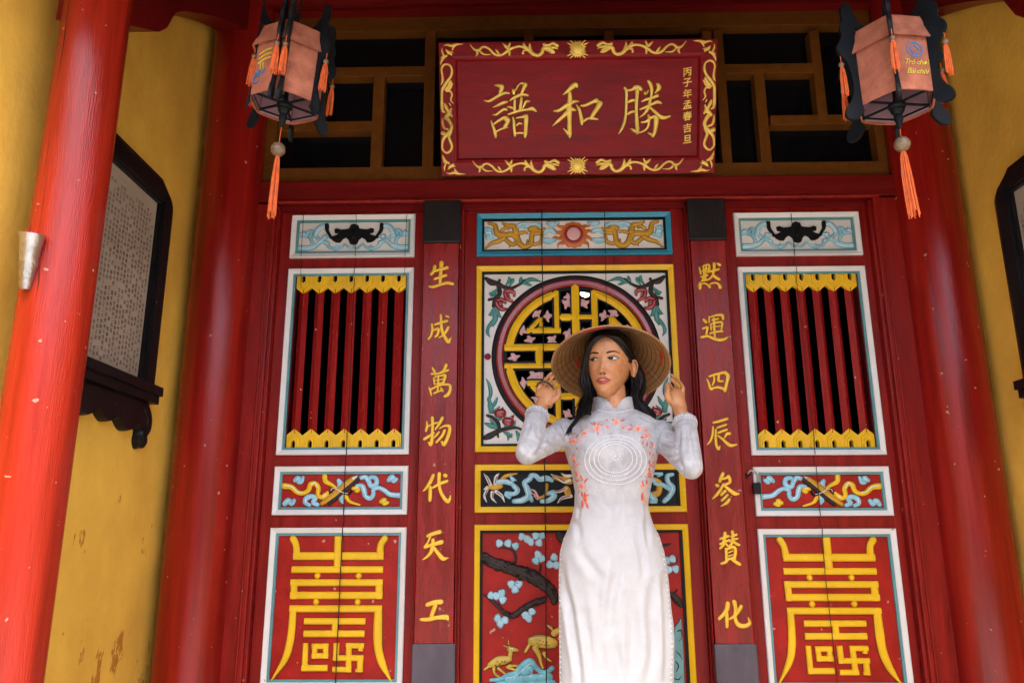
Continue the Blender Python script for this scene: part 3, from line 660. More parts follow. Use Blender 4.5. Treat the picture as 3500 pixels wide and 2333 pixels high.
# openwork longevity character: trace one quadrant, mirror it
KM = 1/4.481*DP.scale(1964, 1210)
def mq(x, y): return (CU+(x-1460)*KM, CV-(y-1200)*KM)
quad = [[(1165, 150, 96), (1165, 800, 96)], [(700, 785, 92), (1225, 785, 92)], [(722, 800, 78), (815, 700, 84), (905, 600, 78)], [(915, 585, 66), (915, 730, 66)],
        [(352, 1055, 104), (1475, 1055, 104)], [(885, 1055, 108), (885, 1205, 108)], [(1465, 40, 112), (1465, 1070, 112)], [(1210, 578, 108), (1475, 578, 108)]]
arc = []
for i in range(15):
    a = math.radians(172-(172-105.3)*i/14); arc.append((1460+1045*math.cos(a), 1200-1045*math.sin(a), 118))
quad.append(arc)
mk, my = MB(), MB()
for sx_ in (1, -1):
    for sz in (1, -1):
        for q in quad:
            P = [(CU+sx_*(mq(x, y)[0]-CU), CV+sz*(mq(x, y)[1]-CV), w*KM) for x, y, w in q]
            mk.brush(DP, [(a, b, c+.0105) for a, b, c in P], -.030, .027, 'flat', 1, False)
            my.brush(DP, P, -.012, .0165, 'ridge', 1, False)
mk.build('lattice_edge', MAT['black_paint'], fr)
my.build('longevity_lattice', MAT['yellow_paint'], fr)
def flower(m, x, y, ang, s=1.0):
    c = mq(x, y)
    for da, L, w, cv in ((-1.0, 74, 46, -.55), (-.15, 84, 50, .25), (.75, 76, 48, .6), (2.6, 46, 44, .8)):
        a = ang+da; L *= s*KM
        P = [(c[0]+L*t*math.cos(a+cv*t), c[1]+L*t*math.sin(a+cv*t), (14+w*math.sin(math.pi*min(.93, t*.85+.12)))*s*KM) for t in (0, .3, .6, .85, 1.05)]
        m.brush(DP, P, -.015, .008)
    q = [(c[0]+(r_*math.cos(t*1.0+ang))*s*KM, c[1]+(r_*math.sin(t*1.0+ang))*s*KM, 11*s*KM) for t, r_ in ((2.0, 30), (3.2, 34), (4.4, 30), (5.6, 22), (6.6, 12))]
    m.brush(DP, q, -.010, .0062)
for x, y, a, s in ((1340, 330, -2.0, 1.15), (1355, 250, 1.75, .9), (840, 520, .6, 1.15), (1040, 545, 3.3, 1.1), (625, 790, 1.2, 1.1), (740, 910, -1.2, 1.05), (1070, 920, -.7, 1.15), (1320, 830, -.3, 1.1), (490, 1190, -1.2, 1.15), (1590, 330, -1.1, 1.15),
               (2070, 520, 2.5, 1.15), (1880, 545, -.2, 1.1), (2290, 790, 1.9, 1.1), (1600, 830, 3.4, 1.1), (790, 1480, -1.0, 1.3), (910, 1490, -2.0, 1.1), (625, 1610, .2, 1.1), (840, 1880, 1.2, 1.1), (1310, 2070, -2.0, 1.1), (1330, 1570, 1, 1.1), (1320, 1830, 2, 1.1), (2290, 1610, 3, 1.1)):
    m = MB(); flower(m, x, y, a, s); m.build('pink_flower', MAT['pink_paint'], fr, True, 50)
both = [(1, 0, 1, 0), (-1, 2*CU, 1, 0)]
TLB = '''290 785 30, 340 820 58, 400 830 34, 450 860 34, 520 870 28, 600 830 20, 640 790 10; 400 840 40, 412 920 40, 370 970 34, 360 1030 38; 412 798 24, 400 830 20; 315 975 24, 370 960 24'''
TLG = '''470 845 14, 500 795 34, 490 768 8; 500 850 14, 532 800 30, 522 786 8; 590 845 20, 602 795 34, 602 770 8; 620 830 20, 690 792 38, 785 812 8; 620 824 20, 670 838 26, 700 845 8; 318 922 12, 360 910 34, 400 872 14; 330 938 12, 370 932 24; 372 1050 38, 340 1100 38, 312 1112 8; 380 1050 38, 402 1110 34, 428 1132 8; 370 1080 44, 370 1150 48, 352 1212 12; 350 1170 40, 312 1220 30, 305 1270 30, 326 1310 6; 470 885 20, 500 880 20; 385 975 20, 415 965 20'''
TLF = '''460 900 34, 500 896 40, 540 910 34, 542 940 24; 460 920 40, 475 960 40, 525 992 26; 390 982 38, 430 972 34, 462 1000 28; 385 1000 44, 400 1040 44, 440 1060 38, 478 1056 18; 490 930 24, 500 960 20; 425 1000 22, 435 1030 18'''
BLB = '''285 768 48, 330 750 58, 400 710 40, 470 690 34, 560 680 24, 612 700 18; 300 570 24, 350 590 30, 400 640 30, 410 700 30; 395 745 24, 400 765 16'''
BLG = '''291 240 6, 320 300 30, 332 370 34, 320 420 24; 392 410 12, 370 460 34, 342 500 28; 312 422 28, 330 480 38, 346 540 34; 310 480 18, 330 540 28; 412 490 10, 372 530 28; 280 640 12, 330 660 44, 390 682 28; 330 612 18, 380 660 28; 452 722 18, 490 742 38, 486 792 10; 520 735 14, 516 760 22; 560 712 18, 580 752 38, 570 800 8; 552 620 12, 542 670 24; 385 590 30, 420 602 24; 465 662 30, 512 668 24'''
BLF = '''400 552 78, 432 550 84; 441 500 12, 428 540 48; 470 622 78, 502 630 84; 538 570 12, 512 602 48'''
HLG = '''480 830 5, 500 800 5; 595 835 5, 602 800 5; 640 822 6, 690 796 6, 740 803 4; 335 918 5, 365 908 5; 352 1090 6, 345 1105 5; 392 1080 6, 405 1110 5; 372 1100 6, 368 1160 6; 330 1200 6, 310 1230 6, 306 1265 5'''
for cc, txt, nm, mt, h in ((cD, TLB, 'fruit_branch', 'branch_dark', .009), (cE, BLB, 'fruit_branch', 'branch_dark', .009), (cD, TLG, 'leaf_spray', 'leaf_green', .0075), (cE, BLG, 'leaf_spray', 'leaf_green', .0075), (cD, TLF, 'carved_fruit', 'fruit_red', .011), (cE, BLF, 'carved_fruit', 'fruit_red', .013), (cD, HLG, 'leaf_vein', 'pale_blue', .0098)):
    S = strokes(DP, cc, txt)
    for A in both:
        for G in ([S] if nm == 'leaf_vein' else clusters(S)):
            m = MB()
            for P in G: m.brush(DP, [(A[0]*u+A[1], v, w) for u, v, w in P], H0, h)
            o = m.build(nm, MAT[mt], fr, True, 50)
            if nm == 'leaf_vein': tag(o, kind='stuff')
for sx_ in (-1, 1):
    m = MB(); u = CU+sx_*(CU-crop(DP, cD, 305, 1483)[0]); v = crop(DP, cD, 305, 1483)[1]
    m.lathe(DP.pt(u, v, H0), [(.0125, 0), (.0125, .006), (.010, .009), (.0075, .006), (.005, .008), (.003, .006), (0, .007)], 24, (0, -1, 0)); m.build('rosette', MAT['fruit_red'], fr, True, 40)
# sea panel (half hidden behind the dress)
fr, lim = panel(cd, X0, X1, *zc[2], 'sea_panel', 'yellow_paint', 'black_paint', 'navy_field', .0215, .010)
carve(DP, cE, '''390 1165 40, 460 1160 48, 520 1180 44; 500 1102 8, 530 1140 38, 562 1150 8; 540 1200 48, 572 1240 48, 540 1270 40, 470 1270 44, 500 1298 38; 540 1338 42, 610 1330 54, 670 1290 58, 660 1230 58, 632 1170 44, 680 1140 48, 700 1102 46, 740 1112 44, 770 1140 48, 830 1130 54, 880 1150 38; 690 1300 40, 700 1330 38; 790 1338 40, 850 1330 48, 900 1290 54, 880 1260 44, 842 1270 32; 1790 1088 28, 1860 1088 38, 1830 1110 24; 1958 1096 34, 1912 1112 44, 1920 1170 48, 1960 1220 54, 1930 1290 48, 1882 1338 42; 1780 1140 40, 1810 1180 40, 1870 1190 40, 1930 1230 40; 1750 1280 58, 1800 1330 58, 1770 1345 46''', 'wave_cloud', MAT['cloud_blue'], fr, H0, .008)
carve(DP, cE, '''400 1160 8, 460 1150 8, 515 1170 7; 545 1205 8, 565 1240 8, 540 1262 7; 560 1335 8, 615 1325 8, 660 1290 8, 652 1235 8, 640 1175 8, 685 1132 8, 705 1100 7; 745 1108 7, 775 1132 8, 830 1122 8; 850 1325 8, 890 1290 8; 1915 1115 8, 1925 1170 8, 1958 1220 8, 1930 1285 8; 1770 1300 9, 1790 1320 9''', 'wave_highlight', MAT['pale_blue'], fr, H0+.006, .003, fine=True)
carve(DP, cE, '''330 1190 28, 300 1130 28, 270 1088 8; 370 1180 28, 380 1120 28, 410 1085 6; 300 1210 24, 270 1232 8; 300 1230 28, 276 1290 24, 296 1345 6; 345 1260 34, 346 1310 24, 382 1350 6; 380 1250 34, 430 1290 28, 456 1345 6; 872 1096 8, 920 1120 24, 990 1165 28, 1040 1150 28; 962 1086 8, 1000 1110 28, 1050 1110 28; 882 1240 8, 940 1250 24, 1010 1220 28; 932 1350 8, 970 1310 28, 1050 1290 34''', 'crab_leg', MAT['white_paint'], fr, H0, .009)
carve(DP, cE, '''325 1185 9, 300 1130 9, 276 1095 4; 372 1175 9, 384 1120 9; 300 1235 9, 280 1290 8; 348 1265 10, 350 1310 8; 388 1255 10, 432 1292 9; 890 1105 7, 930 1125 9, 990 1160 10; 905 1246 8, 940 1248 9, 1000 1224 9; 945 1338 7, 975 1308 10, 1040 1288 10''', 'crab_leg_stripe', MAT['fruit_red'], fr, H0+.007, .0035, fine=True)
carve(DP, cE, '''320 1210 38, 370 1210 58, 420 1200 48; 420 1150 28, 470 1110 34, 570 1086 18; 760 1310 28, 820 1280 28, 832 1190 38; 900 1120 38, 1000 1150 58, 1040 1160 58; 1010 1230 68, 1030 1280 58; 1800 1150 58, 1840 1180 58, 1830 1260 58, 1780 1280 58''', 'crab_shell', MAT['ochre_dragon'], fr, H0, .0065)
carve(DP, cE, '''690 1230 10, 730 1250 20, 760 1310 24; 700 1262 8, 740 1290 14; 720 1290 8, 750 1320 14''', 'coral', MAT['pink_paint'], fr, H0, .0085)
# deer and pine panel
fr, lim = panel(cd, X0, X1, *zc[3], 'deer_panel', 'yellow_paint', 'black_paint', 'red_panel', .0205, .010)
carve(DP, cF, '''268 400 105, 350 450 98, 450 480 108, 560 520 112, 680 560 118, 780 620 108, 860 690 100, 910 770 80; 810 780 58, 720 810 58, 620 860 58, 540 920 48, 460 900 40, 400 840 30, 330 780 24, 268 730 14; 545 450 30, 555 400 24, 530 340 20, 470 320 14, 420 315 10; 770 530 24, 780 470 18; 570 630 24, 610 590 16; 405 840 14, 405 790 8; 870 690 58, 900 800 58; 1870 300 30, 1942 280 12; 1930 720 38, 2000 780 66, 2035 830 38; 1970 730 24, 2000 690 14; 1990 440 14, 2012 400 6; 940 200 80, 1000 260 80''', 'pine_trunk', MAT['branch_dark'], fr, H0, .012, n=7, rough=.13)
rng = random.Random(3); mb_, ms_ = MB(), MB()
TR = [(268, 400, 100), (350, 450, 92), (450, 480, 100), (560, 520, 104), (680, 560, 108), (780, 620, 100), (860, 690, 92), (900, 760, 70)]; TR2 = [(800, 785, 50), (720, 810, 50), (620, 860, 50), (540, 915, 42), (470, 900, 34), (410, 850, 26)]
bk = {'bark_brown': [], 'black_paint': []}
for L_, cnt in ((TR, 95), (TR2, 40)):
    C_ = catmull(L_, 10)
    for i in range(cnt):
        j = rng.randrange(0, len(C_)-6); e = rng.uniform(-.42, .42); P = [(C_[j+k_][0]+rng.uniform(-3, 3)-C_[j][2]*e*.45, C_[j+k_][1]+rng.uniform(-3, 3)+C_[j][2]*e*.9, rng.uniform(5, 13)*(1, 1.3, .7)[k_//2]) for k_ in (0, 2, 4)]
        bk['black_paint' if rng.random() < .45 else 'bark_brown'].append(', '.join('%.1f %.1f %.1f' % p for p in P))
for k_, v_ in bk.items(): carve(DP, cF, '; '.join(v_), 'bark_ridge', MAT[k_], fr, H0+.0092, .0052, fine=True, n=3)
for x, y in ((410, 275), (487, 275), (555, 300), (612, 215), (655, 235), (690, 262), (735, 205), (790, 205), (765, 270), (755, 375), (735, 430), (790, 410), (900, 400), (860, 465), (915, 470), (515, 640), (585, 640), (550, 690), (335, 745), (385, 745), (432, 720), (440, 780), (395, 945), (460, 960), (418, 995), (640, 915), (700, 885), (672, 945), (1905, 430), (1955, 415), (1925, 510), (1985, 505)):
    c = crop(DP, cF, x, y); kk = DP.scale(1800, 2000)/2.614; a0 = rng.uniform(0, 6.28); m = MB()
    P = []
    for i in range(22):
        a = 2*math.pi*i/22; r = 35*kk*(1+.10*math.cos(3*a+a0)+.05*math.cos(7*a+2*a0)); P.append((c[0]+r*math.cos(a)*.96, c[1]+r*math.sin(a)))
    m.poly(DP, P, H0, H0+.008, .0035)
    o = m.build('pine_cluster', MAT['wave_blue'] if rng.random() < .25 else MAT['cloud_blue'], fr, True, 30)
    t0 = rng.uniform(1.1, 2.0); m = MB()
    for j in (-1.2, -.4, .4, 1.2):
        ox, oz = -math.sin(t0)*j*14*kk, math.cos(t0)*j*14*kk; L = 26*kk*(1-.12*abs(j))
        m.brush(DP, [(c[0]+ox-math.cos(t0)*L, c[1]+oz-math.sin(t0)*L, 3*kk), (c[0]+ox*1.15+math.cos(t0)*L, c[1]+oz*1.15+math.sin(t0)*L, 4.5*kk)], H0+.0072, .0016, 'round', 2)
    tag(m.build('needle_line', MAT['pale_blue'], o), kind='stuff')
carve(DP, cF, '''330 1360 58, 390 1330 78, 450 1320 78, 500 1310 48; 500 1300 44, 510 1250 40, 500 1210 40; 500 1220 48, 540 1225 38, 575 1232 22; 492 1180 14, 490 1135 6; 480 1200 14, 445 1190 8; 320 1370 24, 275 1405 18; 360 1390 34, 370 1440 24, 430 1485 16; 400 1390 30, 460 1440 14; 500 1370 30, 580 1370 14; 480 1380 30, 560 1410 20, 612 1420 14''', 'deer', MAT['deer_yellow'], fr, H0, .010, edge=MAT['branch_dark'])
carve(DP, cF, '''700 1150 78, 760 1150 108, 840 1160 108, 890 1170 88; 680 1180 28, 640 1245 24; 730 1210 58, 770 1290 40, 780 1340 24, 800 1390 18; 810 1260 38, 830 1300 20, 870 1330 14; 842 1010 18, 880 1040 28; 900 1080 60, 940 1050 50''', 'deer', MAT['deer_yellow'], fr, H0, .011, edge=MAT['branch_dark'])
carve(DP, cF, '''515 1215 20, 522 1216 20''', 'deer_eye', MAT['white_paint'], fr, H0+.008, .004, fine=True)
carve(DP, cF, '; '.join('%d %d 9, %d %d 9' % (x, y, x+6, y+2) for x, y in ((390, 1330), (430, 1332), (455, 1330), (372, 1362), (770, 1140), (800, 1150), (830, 1155), (745, 1165), (785, 1175), (815, 1182), (850, 1185), (516, 1216), (412, 1350), (760, 1180))), 'deer_spot', MAT['branch_dark'], fr, H0+.0092, .0035, fine=True)
carve(DP, cF, '''330 1500 28, 420 1490 38, 480 1460 48, 560 1440 58, 600 1380 48, 660 1340 58, 700 1330 48, 730 1380 48, 780 1420 44, 830 1430 38, 880 1390 48; 480 1500 58, 600 1490 68, 720 1480 68, 850 1470 78; 620 1420 78, 680 1400 78; 400 1540 70, 560 1550 80, 740 1550 90, 880 1540 90; 300 1640 120, 560 1640 120, 820 1640 120''', 'sea_wave', MAT['wave_blue'], fr, H0, .008)
carve(DP, cF, '''470 1478 7, 560 1455 7, 620 1400 7, 680 1352 7, 715 1365 6; 540 1500 6, 545 1470 6; 600 1500 6, 606 1460 6; 660 1495 6, 700 1440 6, 695 1400 6; 500 1520 6, 505 1495 6; 780 1500 6, 785 1445 6; 840 1500 6, 845 1440 6''', 'wave_line', MAT['pale_blue'], fr, H0+.006, .003, fine=True)
m = MB(); m.poly(DP, [crop(DP, cF, *p) for p in ((1972, 1025), (2000, 990), (2032, 940), (2042, 1000), (2052, 1160), (2060, 1300), (2072, 1700), (1920, 1700), (1930, 1300))], H0, H0+.009, .003); m.build('carved_rock', MAT['rock_teal'], fr, True, 35)
carve(DP, cF, '2000 1060 10, 2030 1050 12, 2040 1110 8, 2010 1150 6; 1990 1240 8, 2020 1270 10, 2045 1310 6; 1985 1330 10, 2010 1370 12, 1990 1420 8; 1970 1480 8, 2010 1490 10, 2030 1460 6', 'rock_line', MAT['branch_dark'], fr, H0+.007, .004, fine=True)
# seams between the boards of the centre door
for txt in ('1852 704 4 .0005, 1852 728 4 .0005', '1852 729 4 .0145, 1852 876 4 .0145', '1852 877 4 .0005, 1853 908 4 .0005', '1853 909 4 .0145, 1854 935 4 .0145', '1854 936 3.6 .008, 1861 1540 3.2 .008', '1862 1541 3 .0145, 1861 1548 3 .0145', '1861 1549 3.4 .0005, 1861 1584 3.4 .0005', '1861 1585 3.6 .0145, 1863 1750 3.6 .0145', '1863 1751 3.6 .0005, 1864 1792 3.6 .0005', '1864 1793 3.4 .0145, 1867 2333 3.4 .0145',
            '2064 704 2.4 .0005, 2065 724 2.4 .0005', '2065 725 2.4 .0145, 2068 872 2.4 .0145', '2068 873 2.2 .0005, 2069 906 2.2 .0005', '2069 907 2.2 .0145, 2071 1040 2 .0145', '2072 1041 1.8 .008, 2078 1300 1.6 .008'):
    P = []
    for t in txt.split(','):
        x, y, w, h = (float(q) for q in t.split()); u, v = DP.px(x, y); P.append((u, v, w*.0011)); hh = h
    m = MB(); m.brush(DP, P, hh, .0008, 'flat', 1, False); m.build('board_seam', MAT['crack'], cd)
# ================================================================ couplet boards on the posts between the doors
L1, L2, L3, L4 = (1420, 860, 4.611), (1420, 1220, 4.611), (1420, 1580, 4.356), (1400, 1940, 3.99)
R1, R2, R3, R4 = (2340, 860, 4.611), (2360, 1220, 4.611), (2380, 1580, 4.356), (2400, 1780, 3.564)
CH_L = [(L1, '305 232 58, 290 300 58, 247 358 44; 290 305 44, 380 285 48, 498 252 58; 300 430 38, 390 402 48, 478 372 54; 412 175 72, 405 260 64, 395 380 58, 390 500 54; 218 548 30, 280 553 48, 390 520 48, 500 490 54, 588 508 54'),
 (L1, '308 1150 34, 400 1115 44, 503 1090 44; 400 1000 44, 405 1100 48, 415 1220 54, 450 1320 58, 520 1420 62, 545 1380 38, 565 1347 14; 260 1145 40, 265 1230 44, 245 1320 44, 202 1380 28; 280 1240 34, 360 1212 44, 350 1300 48, 312 1340 38; 518 1192 48, 480 1260 48, 430 1320 38, 372 1354 24; 480 1010 34, 524 1030 38'),
 (L2, '270 172 38, 300 230 44, 320 288 28; 485 128 58, 450 200 48, 402 248 34; 257 265 38, 350 260 30, 440 230 44, 518 206 38; 285 330 30, 300 420 34; 300 320 30, 400 290 30, 470 286 48, 450 370 48, 440 420 34; 300 370 20, 440 346 24; 360 290 34, 360 430 34, 346 540 34; 300 430 24, 440 402 24; 217 482 28, 240 550 38, 250 600 30; 240 510 34, 350 455 34, 450 430 38, 540 440 48, 545 520 54, 510 590 58, 462 618 44; 292 570 34, 350 545 34, 420 520 28; 402 492 38, 430 535 38'),
 (L2, '180 1012 24, 185 1090 44, 166 1158 38; 200 1090 30, 260 1060 34, 338 1032 38; 265 957 58, 270 1060 54, 265 1180 48, 260 1290 58, 240 1378 58, 208 1342 28; 142 1288 48, 220 1240 48, 288 1192 38; 425 957 58, 380 1040 54, 312 1138 28; 377 1125 24, 450 1085 38, 530 1085 54, 540 1150 58, 510 1260 62, 450 1378 62, 416 1332 38; 460 1152 48, 420 1240 48, 332 1338 38; 370 1182 38, 320 1240 38, 282 1278 24'),
 (L3, '265 192 58, 220 290 58, 150 390 38, 102 430 10; 222 367 54, 220 460 60, 215 558 54; 262 370 38, 350 320 48, 468 276 54; 355 167 58, 350 280 58, 365 400 54, 410 500 58, 480 578 62, 515 530 44, 520 478 14; 443 190 66, 450 194 66'),
 (L3, '187 1090 58, 270 1055 62, 363 1030 66; 220 1110 30, 180 1190 30, 147 1238 38; 142 1255 54, 250 1220 54, 388 1182 72; 262 1152 58, 255 1240 58, 230 1330 58, 160 1410 38, 97 1444 12; 280 1272 48, 340 1350 62, 410 1428 66, 498 1415 12'),
 (L4, '242 500 58, 330 470 66, 428 460 72; 350 510 66, 325 580 62, 300 650 58; 157 700 44, 250 700 58, 380 675 58, 500 670 72, 523 698 38')]
CH_R = [(R1, '230 247 28, 240 300 38, 255 353 28; 290 230 34, 300 300 34, 300 390 34, 280 458 34; 300 220 30, 380 206 38, 385 270 44, 370 320 38; 260 310 24, 380 262 24; 340 220 30, 330 320 34, 325 438 38; 262 400 34, 358 371 34; 267 460 34, 358 441 34; 372 320 34, 460 300 38, 538 276 38; 465 187 54, 465 270 48, 440 370 44, 400 420 38, 357 454 18; 450 372 44, 500 410 54, 548 438 44; 520 187 38, 553 209 48; 240 482 24, 240 540 62, 240 578 48; 260 510 24, 320 500 30, 370 530 38, 398 558 44; 402 510 28, 470 490 30, 530 510 38, 558 558 66'),
 (R1, '300 1072 48, 333 1104 58; 282 1210 34, 358 1190 44, 350 1250 38, 340 1300 38; 267 1345 48, 360 1330 44, 450 1365 48, 560 1390 58, 650 1365 38, 698 1331 8; 385 1022 28, 385 1108 34; 402 1030 28, 500 1000 38, 588 1000 54, 605 1058 44; 432 1075 28, 528 1056 34; 402 1145 28, 470 1120 34, 578 1110 44, 590 1160 38, 570 1248 34; 410 1160 28, 420 1228 34; 422 1190 24, 568 1170 24; 402 1285 34, 500 1260 38, 598 1255 38; 460 1047 38, 465 1180 44, 475 1338 38'),
 (R2, '256 341 22, 285 410 38, 310 490 48, 338 509 38; 292 304 34, 400 270 44, 528 240 48; 550 247 58, 590 300 66, 570 400 58, 540 528 58; 332 494 38, 430 475 44, 518 499 48; 370 312 34, 370 370 38, 346 438 34; 445 292 44, 440 370 44, 508 380 34'),
 (R2, '362 1030 38, 450 1010 44, 578 971 48; 422 1110 34, 490 1085 38, 563 1061 38; 442 1190 38, 500 1165 38, 573 1141 38; 355 1097 34, 345 1220 44, 310 1320 38, 262 1378 18; 400 1142 34, 395 1260 44, 405 1380 48, 440 1448 48, 464 1392 18; 432 1236 28, 500 1290 44, 580 1360 58, 640 1390 58, 733 1375 22; 618 1200 48, 570 1210 48, 536 1268 28'),
 (R3, '395 162 48, 370 220 58, 346 278 48; 372 245 34, 440 230 38, 478 206 58; 490 232 54, 500 280 48, 470 310 44, 412 330 34; 305 335 54, 317 344 54; 400 322 38, 360 400 44, 300 480 44, 237 539 18; 420 347 38, 490 405 58, 570 460 66, 633 465 28; 428 421 44, 372 479 44; 463 481 38, 382 559 44; 490 547 44, 450 600 48, 362 649 12'),
 (R3, '352 1135 34, 410 1115 44, 478 1091 38; 352 1210 34, 420 1180 38, 488 1151 34; 425 1052 58, 415 1130 54, 400 1220 48, 352 1274 34; 420 1192 34, 468 1239 38; 512 1100 28, 598 1071 38; 492 1170 28, 560 1140 38, 613 1130 34; 535 1027 48, 545 1110 54, 530 1190 44, 482 1268 38; 550 1172 44, 600 1210 48, 638 1224 38; 440 1282 44, 445 1370 48, 440 1428 38; 452 1290 34, 560 1256 48, 580 1340 54, 560 1438 54; 472 1340 22, 538 1311 22; 472 1390 22, 538 1371 22; 452 1440 38, 538 1421 38; 470 1432 48, 430 1480 48, 372 1499 38; 520 1432 44, 590 1480 58, 648 1514 48'),
 (R4, '310 1002 58, 300 1070 58, 260 1130 48, 207 1184 44; 295 1112 48, 300 1200 48, 300 1283 44; 390 982 58, 405 1070 48, 400 1180 48, 440 1260 58, 520 1275 54, 575 1240 44, 556 1168 10; 473 1037 48, 430 1110 44, 380 1160 38, 332 1189 28')]
def couplet(xa, xb, xl, xr, ZB, ztop, chars, label):
    r = thing('couplet_board', ((xa+xb)/2, -.03, 0), label, 'couplet board', 'couplet boards between the doors')
    m = MB(); m.box(xl, xr, -.022, .05, .14, 2.2355, .003); m.build('post', MAT['red_door'], r)
    bp = front(-.060)
    m = MB(); m.box(xa, xb, -.060, -.0225, ZB, 2.0745, .002); m.build('board', MAT['red_board'], r)
    for a, b in ((xa-.0095, xa-.0008), (xb+.0008, xb+.0095)):
        m = MB(); m.box(a, b, -.046, -.0215, .14, 2.2, .002); m.build('edge_strip', MAT['red_beam'], r)
        m = MB(); c = (a+b)/2; m.tube([(c, -.047, .14), (c, -.047, 2.2)], .0028, 8); m.build('edge_bead', MAT['red_door'], r, True, 60)
    m = MB(); m.box(xa-.006, xb+.008, -.068, -.0228, 2.0748, ztop, .006); m.build('top_block', MAT['charcoal_block'], r)
    m = MB(); m.box(xa-.006, xb+.008, -.064, -.0226, .0, ZB-.0003, .004); m.build('bottom_block', MAT['block_low_sheen'], r)
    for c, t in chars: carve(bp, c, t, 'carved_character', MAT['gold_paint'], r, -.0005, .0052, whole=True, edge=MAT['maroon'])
    return r
couplet(-.400, -.263, -.412, -.244, .592, 2.256, CH_L, 'vertical red couplet board with gold characters left of the centre door')
couplet(.646, .779, .632, .802, .590, 2.250, CH_R, 'vertical red couplet board with gold characters right of the centre door')

# ================================================================ name plaque leaning out over the doors
K1, K2, K3, K4, KN = (1640, 260, 6.192), (1860, 260, 5.115), (1495, 130, 4.754), (1490, 200, 3.92), (1450, 100, 2.241)
PV = Vector((0, -.19, .478)).normalized()
PP = Plane((.2095, -.082, 2.350), (1, 0, 0), PV, Vector((1, 0, 0)).cross(PV))
pq = thing('name_plaque', (.2095, -.08, 2.352), 'dark red name plaque with three large gold characters and dragon border', 'plaque')
PW, PH = .5445, .5144
def pbox(u0, u1, v0, v1, h0, h1, nm, mat, bev=.003):
    m = MB(); m.poly(PP, [(u0, v0), (u1, v0), (u1, v1), (u0, v1)], h0, h1, bev); return m.build(nm, MAT[mat], pq)
m = MB(); m.obox(PP.pt(0, PH/2, -.034), PP.u*(PW-.004), PP.v*(PH/2-.004), PP.n*.006); m.build('back_board', MAT['plaque_red'], pq)
BW = .0565
m = MB(); m.frame(PP, -PW, PW, 0, PH, [(0, -.032), (0, -.002), (.003, 0), (BW-.004, 0), (BW, -.002), (BW+.005, -.003), (BW+.009, -.0065), (BW+.012, -.0125), (BW+.0145, -.0165), (BW+.0145, -.024)]); m.build('plaque_frame', MAT['plaque_red'], pq)
m = MB(); i = BW+.0142; m.poly(PP, [(-PW+i, i), (PW-i, i), (PW-i, PH-i), (-PW+i, PH-i)], -.028, -.0185); m.build('plaque_field', MAT['plaque_red'], pq)
FP = -.0186
T1 = '''322 182 30, 390 190 66, 470 220 104, 440 300 88, 420 352 68; 98 505 28, 190 520 52, 300 460 58, 420 390 66, 530 345 58, 628 350 26; 268 650 12, 350 620 46, 480 560 66, 578 532 46; 272 805 22, 340 805 42, 430 740 52, 510 695 58, 568 700 48;
235 932 30, 265 1020 62, 300 1120 72, 325 1220 82, 330 1278 58; 300 1000 44, 400 930 58, 520 870 76, 560 900 112, 588 920 104; 600 920 96, 560 1010 88, 510 1090 66; 340 1170 48, 430 1120 44, 530 1085 44, 608 1080 12;
690 262 38, 710 310 86, 720 358 66; 720 310 58, 770 260 38, 810 190 34, 870 140 34, 930 150 56; 960 172 106, 930 240 78, 900 310 72, 870 380 58; 642 500 38, 720 450 58, 820 400 66, 920 380 58, 1018 395 46; 740 500 58, 735 600 62, 735 730 62; 880 450 58, 870 550 72, 850 720 66; 582 640 28, 640 645 48, 710 670 48; 902 680 28, 940 610 48, 980 530 58, 1056 521 26;
592 800 38, 690 770 52, 850 720 58, 1000 700 58, 1110 680 86, 1196 735 36; 705 872 48, 720 960 62, 725 1080 66, 740 1200 72, 740 1258 48; 772 875 28, 870 860 48, 970 840 86; 985 832 96, 980 940 104, 975 1060 96, 970 1180 90, 960 1268 72; 782 1030 38, 830 990 48, 888 1000 32; 740 1220 58, 820 1195 48, 940 1200 48'''
T2 = '''327 319 12, 400 265 56, 480 190 90, 550 140 86, 578 170 58; 450 282 66, 455 380 86, 445 500 96, 440 620 104, 445 760 82, 445 900 82, 450 1010 76, 450 1062 38; 430 1000 66, 380 950 48, 342 912 26; 172 600 28, 250 595 58, 330 550 66, 420 490 76, 510 440 66, 607 430 26; 147 863 12, 230 790 52, 320 710 66, 410 620 76; 490 570 66, 556 590 28;
567 492 22, 610 560 52, 640 660 62, 660 780 72, 665 828 48; 647 510 28, 730 500 52, 860 440 62, 920 420 86; 980 470 104, 930 560 86, 870 650 76, 820 730 58; 690 780 52, 780 730 44, 870 735 44, 946 745 28'''
